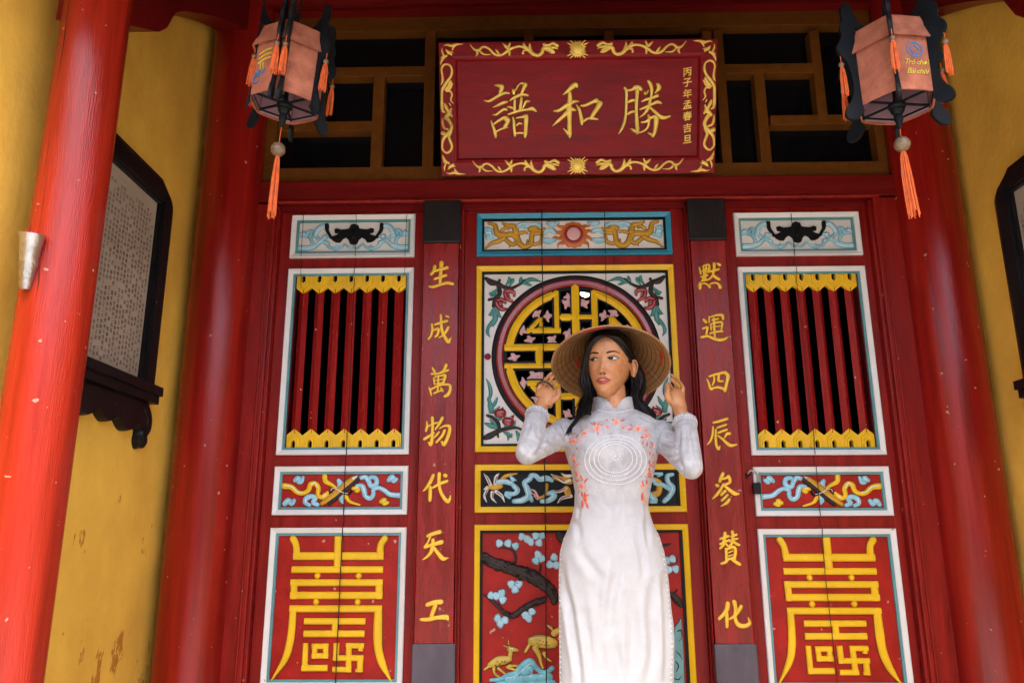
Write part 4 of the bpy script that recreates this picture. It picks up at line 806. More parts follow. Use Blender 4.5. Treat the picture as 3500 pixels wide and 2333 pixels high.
T3 = '''1417 197 48, 1445 260 58, 1445 400 52, 1440 560 52, 1430 700 52, 1400 830 58, 1350 940 48, 1312 998 18; 1450 240 38, 1540 230 44, 1600 190 86, 1660 200 104, 1716 225 46; 1640 222 86, 1630 350 62, 1620 500 62, 1620 650 62, 1630 800 72, 1640 930 76, 1640 996 38; 1620 970 58, 1560 930 48, 1512 906 22; 1472 450 38, 1530 420 58, 1598 410 38; 1462 660 38, 1530 620 52, 1598 610 38;
1830 77 48, 1870 140 66, 1890 220 62, 1880 340 44, 1855 450 58, 1830 540 66, 1770 640 48, 1672 718 12; 1766 262 28, 1780 295 58, 1820 260 38, 1834 232 18; 1990 132 58, 2020 190 86, 1990 240 58, 1947 288 16; 1717 435 28, 1790 400 52, 1900 370 52, 1998 330 58; 1692 570 34, 1790 530 48, 1900 480 52, 1990 445 62, 2056 465 38; 1870 542 38, 1950 620 52, 2040 700 66, 2110 720 66, 2216 691 36;
1830 672 38, 1860 720 58, 1950 700 58, 1970 760 90, 1960 880 76, 1940 980 66, 1910 1038 58; 1910 1030 48, 1860 1000 38, 1827 981 18; 1712 800 34, 1790 790 48, 1850 740 58; 1840 742 48, 1830 860 44, 1770 940 34, 1654 988 22'''
for c, t in ((K1, T1), (K2, T2), (K2, T3)): carve(PP, c, t, 'large_character', MAT['gold'], pq, FP, .0115, whole=True, edge=MAT['branch_dark'])
DRG = '''532 107 14, 570 160 24, 620 200 38, 680 200 48, 720 160 34, 780 150 34, 850 190 38, 920 260 42, 1000 285 38, 1080 260 38, 1160 200 52, 1240 160 38, 1340 140 38, 1420 160 56, 1500 210 66, 1560 265 58, 1640 285 48, 1700 240 56, 1720 180 66, 1790 160 72, 1860 200 54, 1900 240 34;
1730 110 46, 1800 120 38, 1880 90 46, 1950 130 54; 1780 190 56, 1860 230 56, 1898 245 26; 1820 150 38, 1900 160 38, 1958 180 12; 640 210 38, 650 260 38, 626 298 8; 700 230 38, 760 270 28, 868 270 8; 1062 92 12, 1110 140 48, 1160 180 38; 1180 92 28, 1160 140 38; 942 182 8, 970 220 38, 1000 260 28; 1170 230 48, 1170 278 32; 1400 102 38, 1430 150 48, 1480 200 48; 1500 92 18, 1500 150 48, 1520 200 48; 1390 250 42, 1400 212 32, 1450 200 28'''
DRL = '''640 205 7, 700 190 7, 740 150 7, 790 148 6, 850 192 7, 920 262 7, 1000 287 7; 1130 205 8, 1180 185 8; 1400 130 6, 1450 170 7, 1500 220 7; 1520 160 6, 1550 240 7, 1640 285 7; 1680 160 6, 1740 180 7; 1780 155 8, 1840 100 8, 1890 95 7; 1830 165 7, 1900 150 6; 1790 215 6, 1850 245 7; 620 205 6, 650 240 6'''
CRN = '''104 131 8, 160 115 28, 230 130 46, 300 110 38, 416 101 8; 242 200 18, 262 150 38, 300 115 28; 76 157 8, 76 220 28, 100 280 28; 132 182 8, 170 230 56, 220 260 46, 230 288 12; 212 225 18, 263 240 8; 150 290 38, 100 320 46, 66 380 38, 51 438 10; 60 330 16, 80 300 20'''
SDR = '''67 358 8, 90 300 34, 85 220 28, 75 150 28, 100 95 28, 150 80 28, 200 110 28, 215 180 34, 190 260 34, 130 340 38, 85 420 38, 80 520 38, 80 620 42, 90 700 38, 118 720 28; 200 312 38, 170 370 46, 130 420 38; 220 342 28, 190 400 34, 152 430 24; 140 440 28, 190 440 28, 215 490 28, 200 560 24, 238 608 6; 120 612 28, 140 660 46, 160 700 38, 180 740 64, 150 770 56, 130 798 56; 205 672 24, 190 720 38, 215 778 28; 180 602 18, 200 638 8;
150 800 56, 190 860 48, 210 920 48, 190 970 48, 140 1030 48, 100 1080 42, 85 1150 28, 90 1220 28, 140 1265 28, 190 1240 34, 215 1180 34, 190 1100 38, 175 1050 38, 208 982 28; 85 802 12, 90 870 34, 110 930 34, 158 950 28; 90 1000 56, 130 1020 56'''
dv = crop(PP, KN, 700, 1045)[1]-crop(PP, KN, 690, 152)[1]
for A in ((1, 0, 1, 0), (-1, 0, 1, 0), (1, .003, 1, dv), (-1, -.003, 1, dv)):
    carve(PP, K3, DRG, 'border_dragon', MAT['gold'], pq, -.0005, .0065, mirrors=[A]); carve(PP, K3, DRL, 'dragon_line', MAT['branch_dark'], pq, .0042, .0026, mirrors=[A], fine=True)
for A in ((1, 0, 1, 0), (-1, 0, 1, 0), (1, 0, -1, PH), (-1, 0, -1, PH)): carve(PP, K3, CRN, 'corner_scroll', MAT['gold'], pq, -.0005, .0055, mirrors=[A])
for A in ((1, 0, 1, 0), (-1, 0, 1, 0)): carve(PP, K4, SDR, 'side_dragon', MAT['gold'], pq, -.0005, .006, mirrors=[A])
for yy in (155, 1045):
    c = crop(PP, KN, 1175, yy); c = (0, c[1]); q = DP.scale(1964, 200)/2.241*.93
    m = MB(); m.lathe(PP.pt(*c, -.0005), [(52*q, 0), (50*q, .005), (44*q, .006), (40*q, .004), (38*q, .008), (20*q, .0125), (0, .0135)], 32, PP.n)
    for i in range(20):
        a = 2*math.pi*i/20; diag = abs(math.sin(2*a))**3; r1 = (56+26*diag)*q
        m.brush(PP, [(c[0]+44*q*math.cos(a), c[1]+44*q*math.sin(a), 16*q), (c[0]+r1*math.cos(a)*(1+.25*diag), c[1]+r1*math.sin(a), 7*q)], -.0005, .005, 'round', 2)
    m.build('sun_boss', MAT['gold'], pq, True, 45)
# small brush inscription down the right side (bundled font glyphs turned into carved letters)
def glyphs(text, size, depth=.002, shear=0, res=2, spacing=1.0, bold=0.0):
    c = bpy.data.curves.new('lettering', 'FONT'); c.body = text; c.size = size; c.extrude = depth; c.shear = shear; c.resolution_u = res; c.align_x = 'CENTER'; c.space_character = spacing; c.offset = bold
    o = bpy.data.objects.new('lettering', c); COL.objects.link(o)
    dg = bpy.context.evaluated_depsgraph_get(); dg.update()
    me = bpy.data.meshes.new_from_object(o.evaluated_get(dg)); V = [v.co.copy() for v in me.vertices]; F = [tuple(p.vertices) for p in me.polygons]
    bpy.data.objects.remove(o); bpy.data.curves.remove(c); bpy.data.meshes.remove(me)
    return V, F
for ch, yy in zip('丙子年孟春吉旦', (322, 402, 487, 573, 660, 752, 838)):
    V, F = glyphs(ch, .0365, .0022, 0, 2, 1.0, .0005); x = [v.x for v in V]; y = [v.y for v in V]; mx, my_ = (min(x)+max(x))/2, (min(y)+max(y))/2
    c = crop(PP, KN, 2022, yy); m = MB()
    m.add([PP.pt(c[0]+(v.x-mx)+.12*(v.y-my_)*0, c[1]+(v.y-my_)+.16*(v.x-mx), FP+.0018+v.z) for v in V], F); m.build('small_character', MAT['gold'], pq)
m = MB(); m.brush(PP, [(*crop(PP, KN, 256, 518), .0012), (*crop(PP, KN, 330, 517), .0012), (*crop(PP, KN, 424, 513), .0004)], FP, .0006, 'flat', 1, False); m.build('plank_crack', MAT['crack'], pq)

# ================================================================ lanterns
def tassel(m_t, m_b, p, L, r=.0085, sway=0, seed=0, loop=.028, bead=.0075):
    """cord, bead and a skirt of threads hanging from p"""
    rg = random.Random(seed); p = Vector(p); b = p-Vector((0, 0, loop))
    m_t.tube([p, b], .0011, 5); m_b.ball(b, bead, 12, 8)
    for i in range(26):
        a = rg.uniform(0, 6.28); rr = r*math.sqrt(rg.random()); l = L*rg.uniform(.88, 1.05)
        q0 = b-Vector((0, 0, bead*.6)); P = []
        for t in (0, .12, .4, .75, 1):
            k = min(1, t*4+.25); P.append(q0+Vector((math.cos(a)*rr*k*(1+.35*t)+sway*t*t, math.sin(a)*rr*k*(1+.35*t), -l*t)))
        m_t.tube(P, .0014, 4)
BRK = [(.088, -.012), (.100, -.030), (.118, -.050), (.138, -.048), (.148, -.032), (.142, -.010), (.128, .008), (.118, .030), (.114, .058), (.117, .085), (.122, .110), (.127, .128), (.142, .142), (.152, .158), (.150, .176), (.140, .190), (.134, .205), (.137, .222), (.134, .238), (.126, .250), (.128, .268), (.126, .290), (.117, .306), (.104, .308), (.095, .296), (.090, .272), (.078, .246), (.062, .236), (.062, .228), (.080, .224), (.094, .214), (.094, .0)]
def lantern(c, rot, label, double=False, decor='emblem', fin=.9, tilt=0):
    c = Vector(c); r = thing('lantern', c, label, 'lantern', 'hexagonal felt lanterns hanging under the eave')
    R = .101; A = [rot+k*math.pi/3 for k in range(6)]
    def V3(rr, a, z): return c+Vector((rr*math.cos(a), rr*math.sin(a), z))
    for k in range(6):
        a, b = A[k], A[k]+math.pi/3
        mt = MAT['felt']; 
        def sheet(r0, z0, r1, z1, nm, mat, th=.004, sag=.004):
            m = MB(); P = []; n = 8; rows = 6
            for j in range(rows+1):
                t = j/rows; rr = r0+(r1-r0)*t; z = z0+(z1-z0)*t
                for i in range(n+1):
                    s = i/n; p = V3(rr, a, z).lerp(V3(rr, b, z), s); mid = (a+b)/2; bul = sag*math.sin(math.pi*s)*(1-.5*t)
                    P.append(p+Vector((math.cos(mid), math.sin(mid), 0))*bul)
            Q = [p-Vector((math.cos((a+b)/2), math.sin((a+b)/2), 0))*th for p in P]; w = n+1; N0 = len(P); F = []
            for j in range(rows):
                for i in range(n):
                    f = (j*w+i, j*w+i+1, (j+1)*w+i+1, (j+1)*w+i); F += [f, tuple(N0+q for q in f[::-1])]
            for j in range(rows):
                F += [(j*w, (j+1)*w, N0+(j+1)*w, N0+j*w), (j*w+n, N0+j*w+n, N0+(j+1)*w+n, (j+1)*w+n)]
            for i in range(n):
                F += [(i, N0+i, N0+i+1, i+1), (rows*w+i, rows*w+i+1, N0+rows*w+i+1, N0+rows*w+i)]
            m.add(P+Q, F); return m.build(nm, mat, r, True, 40)
        red = decor == 'scribble' and k in (1,)
        sheet(R-.002, 0, R-.002, .176, 'felt_panel', MAT['felt_red'] if red else mt)
        sheet(R+.012, .150, R-.012, .222, 'felt_skirt', MAT['felt_red'] if red else mt, sag=.002)
        m = MB(); q = [V3(R-.0085, a, .003).lerp(V3(R-.0085, b, .003), s) for s in (.03, .97)]; q2 = [v+Vector((0, 0, .172)) for v in q]
        m.add([q[0], q[1], q2[1], q2[0]], [(0, 1, 2, 3)]); m.build('lining', MAT['felt_inner'], r)
        # bracket plate on every corner
        for off in ((-.011, .011) if double and k == 0 else (0,)):
            m = MB(); t = Vector((-math.sin(a), math.cos(a), 0)); o = c+t*off
            pl = Plane(o, (math.cos(a), math.sin(a), 0), (0, 0, 1), t)
            P = [((.097+(u-.094)*((fin if not (decor == 'scribble' and k == 5) else .12) if u > .094 else 1)) if u > .08 else u, max(v, -.042)) for u, v in BRK]
            P = [x[:2] for x in catmull([(u, v, 0) for u, v in P]+[(BRK[0][0], BRK[0][1], 0)], 3)][:-1]
            m.poly(pl, P, -.0045, .0045, .0); 
            back = Plane(o, (math.cos(a), math.sin(a), 0), (0, 0, 1), -t); m.poly(back, P, .0044, .00451, 0)
            m.build('bracket', MAT['lantern_black'], r)
            mt_, mb_ = MB(), MB(); tassel(mt_, mb_, V3(.097+.049*(.12 if decor == 'scribble' and k == 5 else fin), a, .146)+t*off, .085, .0075, 0, k+int(off*1000))
            tt = mt_.build('tassel', MAT['tassel'], r); mb_.build('bead', MAT['bead_wood'], tt, True)
    m = MB()
    for k in range(6): m.tube([V3(.0, A[k], .012), V3(R-.004, A[k], .012)], (.004), 6)
    for k in range(6): m.tube([V3(R-.006, A[k], .012), V3(R-.006, A[(k+1) % 6], .012)], .0042, 6)
    m.build('base_frame', MAT['lantern_black'], r)
    m = MB()
    for k in range(6): m.tube([V3(R-.012, A[k], .205), V3(R-.012, A[(k+1) % 6], .205)], .004, 6)
    m.build('top_frame', MAT['lantern_black'], r)
    m = MB(); m.lathe(c, [(.004, -.062), (.007, -.05), (.0125, -.03), (.010, -.022), (.017, -.012), (.017, -.004), (.022, .0), (.022, .01), (.010, .016), (.0065, .03), (.0065, .30)], 20); m.build('spindle', MAT['lantern_black'], r, True, 50)
    mt_, mb_ = MB(), MB(); tassel(mt_, mb_, c+Vector((0, 0, -.06)), .185, .0115, .006, 99, .046 if decor == 'emblem' else .070, .0205)
    tt = mt_.build('long_tassel', MAT['tassel'], r); mb_.build('bead', MAT['bead_wood'], tt, True)
    m = MB(); m.tube([c+Vector((.0, 0, .295)), c+Vector((.004, 0, .36)), c+Vector((-.003, 0, .40)), Vector((c.x, c.y, max(c.z+.42, 2.56)))], .0028, 6); m.build('cord', MAT['lantern_black'], r)
    r.rotation_euler.y = tilt
    # embroidery on the panel facing the camera
    k = 0 if decor == 'emblem' else 5
    a, b = A[k], A[k]+math.pi/3; mid = (a+b)/2
    nrm = Vector((math.cos(mid), math.sin(mid), 0)); ctr = (V3(R-.002, a, 0)+V3(R-.002, b, 0))/2
    right = Vector((-math.sin(mid), math.cos(mid), 0))
    pl = Plane(ctr, right, (0, 0, 1), nrm); hh = .0048
    if decor == 'emblem':
        m = MB(); cc, rr = (.008, .114), .0205
        m.brush(pl, [(cc[0]+rr*math.cos(t), cc[1]+rr*math.sin(t), .0030) for t in np.linspace(-1.35, math.pi+1.35, 26)], hh-.002, .0022, 'round', 1)
        dmd = [(-.0035, -.0195), (-.0035, -.012), (-.0115, 0), (0, .0115), (.0115, 0), (.0035, -.012), (.0035, -.0195)]
        m.brush(pl, [(cc[0]+x, cc[1]+y, .0030) for x, y in dmd], hh-.002, .0021, 'round', 1); m.build('emblem', MAT['thread_blue'], r)
        m = MB()
        for txt, v in (('Trò chơi', .070), ('Bài chòi', .044)):
            V, F = glyphs(txt, .0215, .0008, .42, 2, .86); m.add([pl.pt(v_.x+.006, v+v_.y, hh+v_.z-.0005) for v_ in V], F)
        m.build('stitched_lettering', MAT['thread_yellow'], r)
    else:
        m = MB()
        for j in range(3): m.brush(pl, [(-.03, .118-.014*j, .0045), (-.01, .127-.014*j, .004), (.012, .129-.014*j, .004)], hh-.0008, .0025)
        m.brush(pl, [(-.012, .09, .004), (-.010, .072, .003)], hh-.0008, .0025); m.brush(pl, [(-.022, .088, .004), (-.02, .07, .003)], hh-.0008, .0025); m.build('stitched_mark', MAT['thread_yellow'], r)
        m = MB(); m.brush(pl, [(-.03+.011*math.cos(t), .042+.012*math.sin(t), .003) for t in np.linspace(0, 5.6, 16)], hh-.0008, .0022, 'round', 1)
        m.brush(pl, [(-.038, .05, .003), (-.028, .062, .003), (-.015, .056, .004), (-.004, .066, .003)], hh-.0008, .0024); m.brush(pl, [(-.025, .07, .003), (-.018, .052, .003)], hh-.0008, .0024); m.build('emblem', MAT['thread_blue'], r)
    return r
lantern((.980, -1.10, 2.036), math.radians(-113), 'salmon felt lantern with a blue emblem at the upper right')
lantern((-.676, -1.00, 2.120), math.radians(-84), 'salmon and rust felt lantern with tassels at the upper left', True, 'scribble', .62, math.radians(4))

# ================================================================ inscription steles on the side walls
POOL = '文德成興利和陳林黃許銀二三十元大員公司福建廣東人年月立石捐助五拾百捌陸柒玖壹貳號泰順發昌隆合記春吉旦會館重修碑香油祀堂金山海水安會中正'
def stele(X, s, yA, yB, label, cols):
    """s=+1: faces +x (left wall)"""
    root = thing('stele', (X, (yA+yB)/2, 1.25), label, 'stele', 'inscribed stone tablets on the side walls')
    pl = Plane((X, 0, 0), (0, 1, 0), (0, 0, 1), (s, 0, 0))
    y0, y1, z0, z1 = yA, yB, 1.458, 2.195
    def octo(d, dz=0): 
        c1, c2 = .105-d*.35, .082-d*.30
        return [(y0+d, z0+dz), (y1-d, z0+dz), (y1-d, z1-c2-.0), (y1-d-.018, z1-c2*.72), (y1-c1, z1-d), (y0+c1, z1-d), (y0+d+.018, z1-c2*.72), (y0+d, z1-c2)]
    O, I0, I1, T = octo(0), octo(.028), octo(.075), octo(.083)
    n = len(O); V = []; F = []
    for P, h in ((O, .0), (O, .034), (I0, .045), (I1, .040), (I1, .030), (T, .027), (T, .004)): V += [pl.pt(u, v, h) for u, v in P]
    for k in range(6):
        for i in range(n): j = (i+1) % n; F.append((k*n+i, k*n+j, (k+1)*n+j, (k+1)*n+i))
    m = MB(); m.add(V, F); m.build('frame', MAT['stele_black'], root)
    m = MB(); m.poly(pl, T, .002, .012); m.build('tablet', MAT['stele_stone'], root)
    # shelf and scalloped apron with scrolled ends
    m = MB()
    for (a, b, h) in ((1.428, 1.458, .062), (1.400, 1.4275, .050)): m.add([pl.pt(u, v, w) for w in (0, h) for u, v in ((y0-.012, a), (y1+.012, a), (y1+.012, b), (y0-.012, b))], [(0, 1, 2, 3), (4, 5, 6, 7), (0, 1, 5, 4), (1, 2, 6, 5), (2, 3, 7, 6), (3, 0, 4, 7)])
    m.build('shelf', MAT['stele_black'], root)
    L = y1-y0; A = []
    for i in range(49):
        t = i/48; w = abs(2*t-1); z = 1.335-.035*abs(math.sin(w*math.pi*2.5))-(.012 if w > .35 else 0); A.append((y0+.012+(L-.024)*t, z))
    m = MB(); m.poly(pl, A+[(y1-.012, 1.3995), (y0+.012, 1.3995)], 0, .030, .003); m.build('apron', MAT['stele_black'], root)
    for e, sg in ((y1-.035, 1), (y0+.035, -1)):
        m = MB(); m.brush(pl, [(e, 1.385, .05), (e+sg*.030, 1.355, .045), (e+sg*.035, 1.320, .045), (e+sg*.012, 1.295, .05), (e+sg*.008, 1.262, .04)], .0, .036); m.lathe(pl.pt(e+sg*.010, 1.272, .0), [(.027, 0), (.027, .026), (.018, .034), (.006, .038)], 20, pl.n); m.build('scroll_end', MAT['stele_black'], root, True, 45)
    # columns of painted characters
    rg = random.Random(5 if s > 0 else 6); G = {}
    for ch in POOL:
        Vv, Ff = glyphs(ch, .0150, .0003, 0, 1); xs = [v.x for v in Vv]; ys = [v.y for v in Vv]; G[ch] = ([(v.x-(min(xs)+max(xs))/2, v.y-(min(ys)+max(ys))/2) for v in Vv if v.z > 0], )
        keep = [i for i, v in enumerate(Vv) if v.z > 0]; mp = {a: b for b, a in enumerate(keep)}
        G[ch] += ([tuple(mp[i] for i in f) for f in Ff if all(i in mp for i in f)],)
    m = MB()
    yy = y1-.102; ci = 0
    while yy > y0+.10 and ci < cols:
        z = 2.062-(.03 if ci == 0 else .012 if ci == 1 else 0)-rg.choice((0, 0, .018)); 
        while z > 1.487:
            if rg.random() < .93:
                ch = rg.choice(POOL); Vv, Ff = G[ch]
                m.add([pl.pt(yy-s*0+ (x if s > 0 else -x), z+y, .0126) for x, y in Vv], Ff)
            z -= .0180
            if rg.random() < .10: z -= .014
        yy -= .0205; ci += 1
    tag(m.build('inscription', MAT['ink_red'], root), kind='stuff')
    return root
stele(XL, 1, -.955, -.298, 'black framed stele with rows of red characters on the left wall', 30)
stele(XR, -1, -1.07, -.312, 'black framed inscribed stele cut by the right edge of the picture', 12)

# ================================================================ incense cup on the near column
ic = thing('incense_cup', (-1.205, -1.19, 1.53), 'dented tin cone with incense stubs nailed to the near red column', 'incense cup')
ax = Vector((.014, -.026, .129)); bx = Vector((-1.2130, -1.184, 1.530))
m = MB(); prof = []
for t in np.linspace(0, 1, 9): prof.append((.0130+.0155*t+.0010*math.sin(t*40), .135*t))
prof += [(.0270, .135), (.0140, .004)]
m.lathe(bx, prof, 18, ax); m.f = m.f[:-1]; m.build('tin_cone', MAT['tin'], ic, True, 50)
rg = random.Random(4)
for i in range(11):
    a = rg.uniform(0, 6.28); q = rg.uniform(.003, .017); p0 = bx+ax*.3+Vector((q*.4*math.cos(a), q*.4*math.sin(a), 0)); p1 = bx+ax*1.0+Vector((q*math.cos(a), q*math.sin(a), rg.uniform(-.004, .012)))
    m = MB(); m.tube([p0, p1], .0016, 5); m.build('incense_stub', MAT['incense_pink'], ic)
# ================================================================ padlock
pk = thing('padlock', (.826, -.02, 1.10), 'dark rusty padlock hanging on the right door beside its scroll panel', 'padlock')
lp = front(-.014)
c0 = lp.px(1737*1.4878, 1118*1.4878)
m = MB(); m.box(c0[0]-.0145, c0[0]+.0145, -.030, -.0145, c0[1]-.026, c0[1]+.014, .003); m.build('lock_body', MAT['lock_body'], pk)
m = MB(); m.tube([(c0[0]+.008, -.022, c0[1]+.012), (c0[0]+.007, -.022, c0[1]+.045), (c0[0]-.003, -.022, c0[1]+.058), (c0[0]-.018, -.022, c0[1]+.060), (c0[0]-.027, -.018, c0[1]+.050), (c0[0]-.028, -.012, c0[1]+.040)], .0032, 8); m.build('shackle', MAT['steel'], pk, True)
m = MB(); m.tube([(c0[0]-.040, -.004, c0[1]+.046), (c0[0]-.030, -.018, c0[1]+.044), (c0[0]-.020, -.016, c0[1]+.046)], .004, 8); m.tube([(c0[0]-.040, -.004, c0[1]+.034), (c0[0]-.028, -.016, c0[1]+.038)], .004, 8); m.build('hasp', MAT['lock_body'], pk, True)
# ================================================================ lit bulb inside the hall
bl = thing('hanging_bulb', (.297, .8, 2.15), 'glowing bulb seen through the round medallion above the hat', 'bulb')
g, nt, b = _new('bulb_glow'); b.inputs['Emission Color'].default_value = (1, .78, .42, 1); b.inputs['Emission Strength'].default_value = 9; MAT['bulb_glow'] = g
m = MB(); m.ball((.297, .8, 2.146), .029, 20, 14); m.build('globe', g, bl, True)
m = MB(); m.lathe((.297, .8, 2.172), [(.014, 0), (.014, .03), (.006, .04)], 16); m.tube([(.297, .8, 2.205), (.297, .8, 4.0)], .003, 6); m.build('socket', MAT['black_paint'], bl)
# ================================================================ the woman in the white ao dai
def P2(x, y, Y):                     # photo pixel (2352 wide) -> point at depth plane Y
    u, v = front(Y).px(x*1.48778, y*1.48778); return Vector((u, Y, v))
def PC(c, x, y, Y):                  # crop pixel -> point at depth plane Y
    u, v = front(Y).px(c[0]+x/c[2], c[1]+y/c[2]); return Vector((u, Y, v))
def ray(c, x, y):
    x, y = c[0]+x/c[2], c[1]+y/c[2]; return (_f + _r*((x-1750)/FPX) - _u*((y-1166.5)/FPX)).normalized()
cP, cQ, cH1, cH2 = (1860, 1100, 4.752), (1740, 1380, 3.361), (1740, 1220, 6.031), (2220, 1240, 6.533)

# ---- materials
def skin_mat():
    m, nt, b = _new('skin'); N, L = nt.nodes, nt.links
    at = N.new('ShaderNodeAttribute'); at.attribute_name = 'tint'
    tc = N.new('ShaderNodeTexCoord'); n = N.new('ShaderNodeTexNoise'); n.inputs['Scale'].default_value = 60; n.inputs['Detail'].default_value = 6; L.new(tc.outputs['Object'], n.inputs[0])
    mx = N.new('ShaderNodeMix'); mx.data_type = 'RGBA'; mx.blend_type = 'MULTIPLY'; mx.inputs[0].default_value = .35
    rr = N.new('ShaderNodeValToRGB'); rr.color_ramp.elements[0].color = (.62, .55, .5, 1); rr.color_ramp.elements[1].color = (1.25, 1.25, 1.25, 1); rr.color_ramp.elements[0].position = .35; rr.color_ramp.elements[1].position = .65
    L.new(n.outputs[0], rr.inputs[0]); L.new(at.outputs['Color'], mx.inputs[6]); L.new(rr.outputs[0], mx.inputs[7]); L.new(mx.outputs[2], b.inputs['Base Color'])
    b.inputs['Roughness'].default_value = .44; b.inputs['Subsurface Weight'].default_value = .12; b.inputs['Subsurface Radius'].default_value = (.6, .25, .12); b.inputs['Subsurface Scale'].default_value = .006
    n2 = N.new('ShaderNodeTexNoise'); n2.inputs['Scale'].default_value = 700; L.new(tc.outputs['Object'], n2.inputs[0]); bp = N.new('ShaderNodeBump'); bp.inputs['Strength'].default_value = .12; bp.inputs['Distance'].default_value = .0006; L.new(n2.outputs[0], bp.inputs['Height']); L.new(bp.outputs[0], b.inputs['Normal'])
    return m
def dress_mat(name, a, c, pos):
    m, nt, b = _new(name); N, L = nt.nodes, nt.links
    tc = N.new('ShaderNodeTexCoord'); mp = N.new('ShaderNodeMapping'); L.new(tc.outputs['Object'], mp.inputs[0]); mp.inputs['Scale'].default_value = (1, 1, .75)
    n = N.new('ShaderNodeTexNoise'); n.inputs['Scale'].default_value = 21; n.inputs['Detail'].default_value = 9; n.inputs['Roughness'].default_value = .72; n.inputs['Distortion'].default_value = .9; L.new(mp.outputs[0], n.inputs[0])
    sx_ = N.new('ShaderNodeSeparateXYZ'); L.new(tc.outputs['Object'], sx_.inputs[0])
    rm = N.new('ShaderNodeMapRange'); L.new(sx_.outputs['Z'], rm.inputs[0]); rm.inputs[1].default_value = .98; rm.inputs[2].default_value = 1.16; rm.inputs[3].default_value = .25; rm.inputs[4].default_value = 1.0
    rr = N.new('ShaderNodeValToRGB'); rr.color_ramp.elements[0].position = pos; rr.color_ramp.elements[1].position = pos+.17; rr.color_ramp.elements[0].color = (1, 1, 1, 1); rr.color_ramp.elements[1].color = (0, 0, 0, 1); L.new(n.outputs[0], rr.inputs[0])
    ml = N.new('ShaderNodeMath'); ml.operation = 'MULTIPLY'; L.new(rr.outputs[0], ml.inputs[0]); L.new(rm.outputs[0], ml.inputs[1])
    mx = N.new('ShaderNodeMix'); mx.data_type = 'RGBA'; L.new(ml.outputs[0], mx.inputs[0]); mx.inputs[6].default_value = a+(1,); mx.inputs[7].default_value = c+(1,); L.new(mx.outputs[2], b.inputs['Base Color'])
    b.inputs['Roughness'].default_value = .62; b.inputs['Sheen Weight'].default_value = .35; b.inputs['Sheen Roughness'].default_value = .4; b.inputs['Specular IOR Level'].default_value = .35
    n2 = N.new('ShaderNodeTexNoise'); n2.inputs['Scale'].default_value = 130; n2.inputs['Detail'].default_value = 4; L.new(tc.outputs['Object'], n2.inputs[0])
    ad = N.new('ShaderNodeMath'); ad.operation = 'MULTIPLY_ADD'; L.new(n.outputs[0], ad.inputs[0]); ad.inputs[1].default_value = 2.2; L.new(n2.outputs[0], ad.inputs[2])
    bp = N.new('ShaderNodeBump'); bp.inputs['Strength'].default_value = .14; bp.inputs['Distance'].default_value = .003; L.new(ad.outputs[0], bp.inputs['Height']); L.new(bp.outputs[0], b.inputs['Normal'])
    return m
MAT['skin'] = skin_mat(); MAT['velvet'] = dress_mat('velvet', (.445, .458, .48), (.325, .335, .37), .42); MAT['trouser_silk'] = dress_mat('trouser_silk', (.40, .41, .49), (.34, .35, .42), .40)
paint('hair', (.0034, .0027, .0026), .40, .5, 30, (1, 1, .2), .3, 200, spec=.22)
paint('lash', (.010, .006, .005), .8, .3, 60, spec=.1); paint('brow', (.028, .016, .011), .8, .3, 60, spec=.1); paint('eye_white', (.42, .395, .38), .3, .05, 20); paint('iris', (.014, .008, .006), .6, .3, 60, spec=.15, bump=0)
paint('tooth', (.58, .54, .50), .3, .05, 30); paint('pearl', (.74, .75, .80), .22, .08, 60, coat=.4); paint('coral', (.58, .10, .055), .6, .3, 90); paint('coral_pale', (.75, .32, .24), .6, .3, 90)
paint('onyx', (.008, .008, .010), .12, .3, 60, coat=.6); paint('red_thread', (.52, .012, .014), .55, .2, 60)
person = thing('person', (P2(1408, 960, -.43).x, -.43, 0), 'woman in a white embroidered dress holding a conical hat by its brim', 'person')

# ---- remesh helper: several closed shells become one continuous skin
def remesh(mb, name, voxel, smooth_it, fac=.5):
    me = mb.mesh(name); o = bpy.data.objects.new(name, me); COL.objects.link(o)
    md = o.modifiers.new('r', 'REMESH'); md.mode = 'VOXEL'; md.voxel_size = voxel; md.adaptivity = 0
    if smooth_it: s = o.modifiers.new('s', 'SMOOTH'); s.factor = fac; s.iterations = smooth_it
    dg = bpy.context.evaluated_depsgraph_get(); dg.update(); out = bpy.data.meshes.new_from_object(o.evaluated_get(dg))
    bpy.data.objects.remove(o); bpy.data.meshes.remove(me); out.name = name; return out

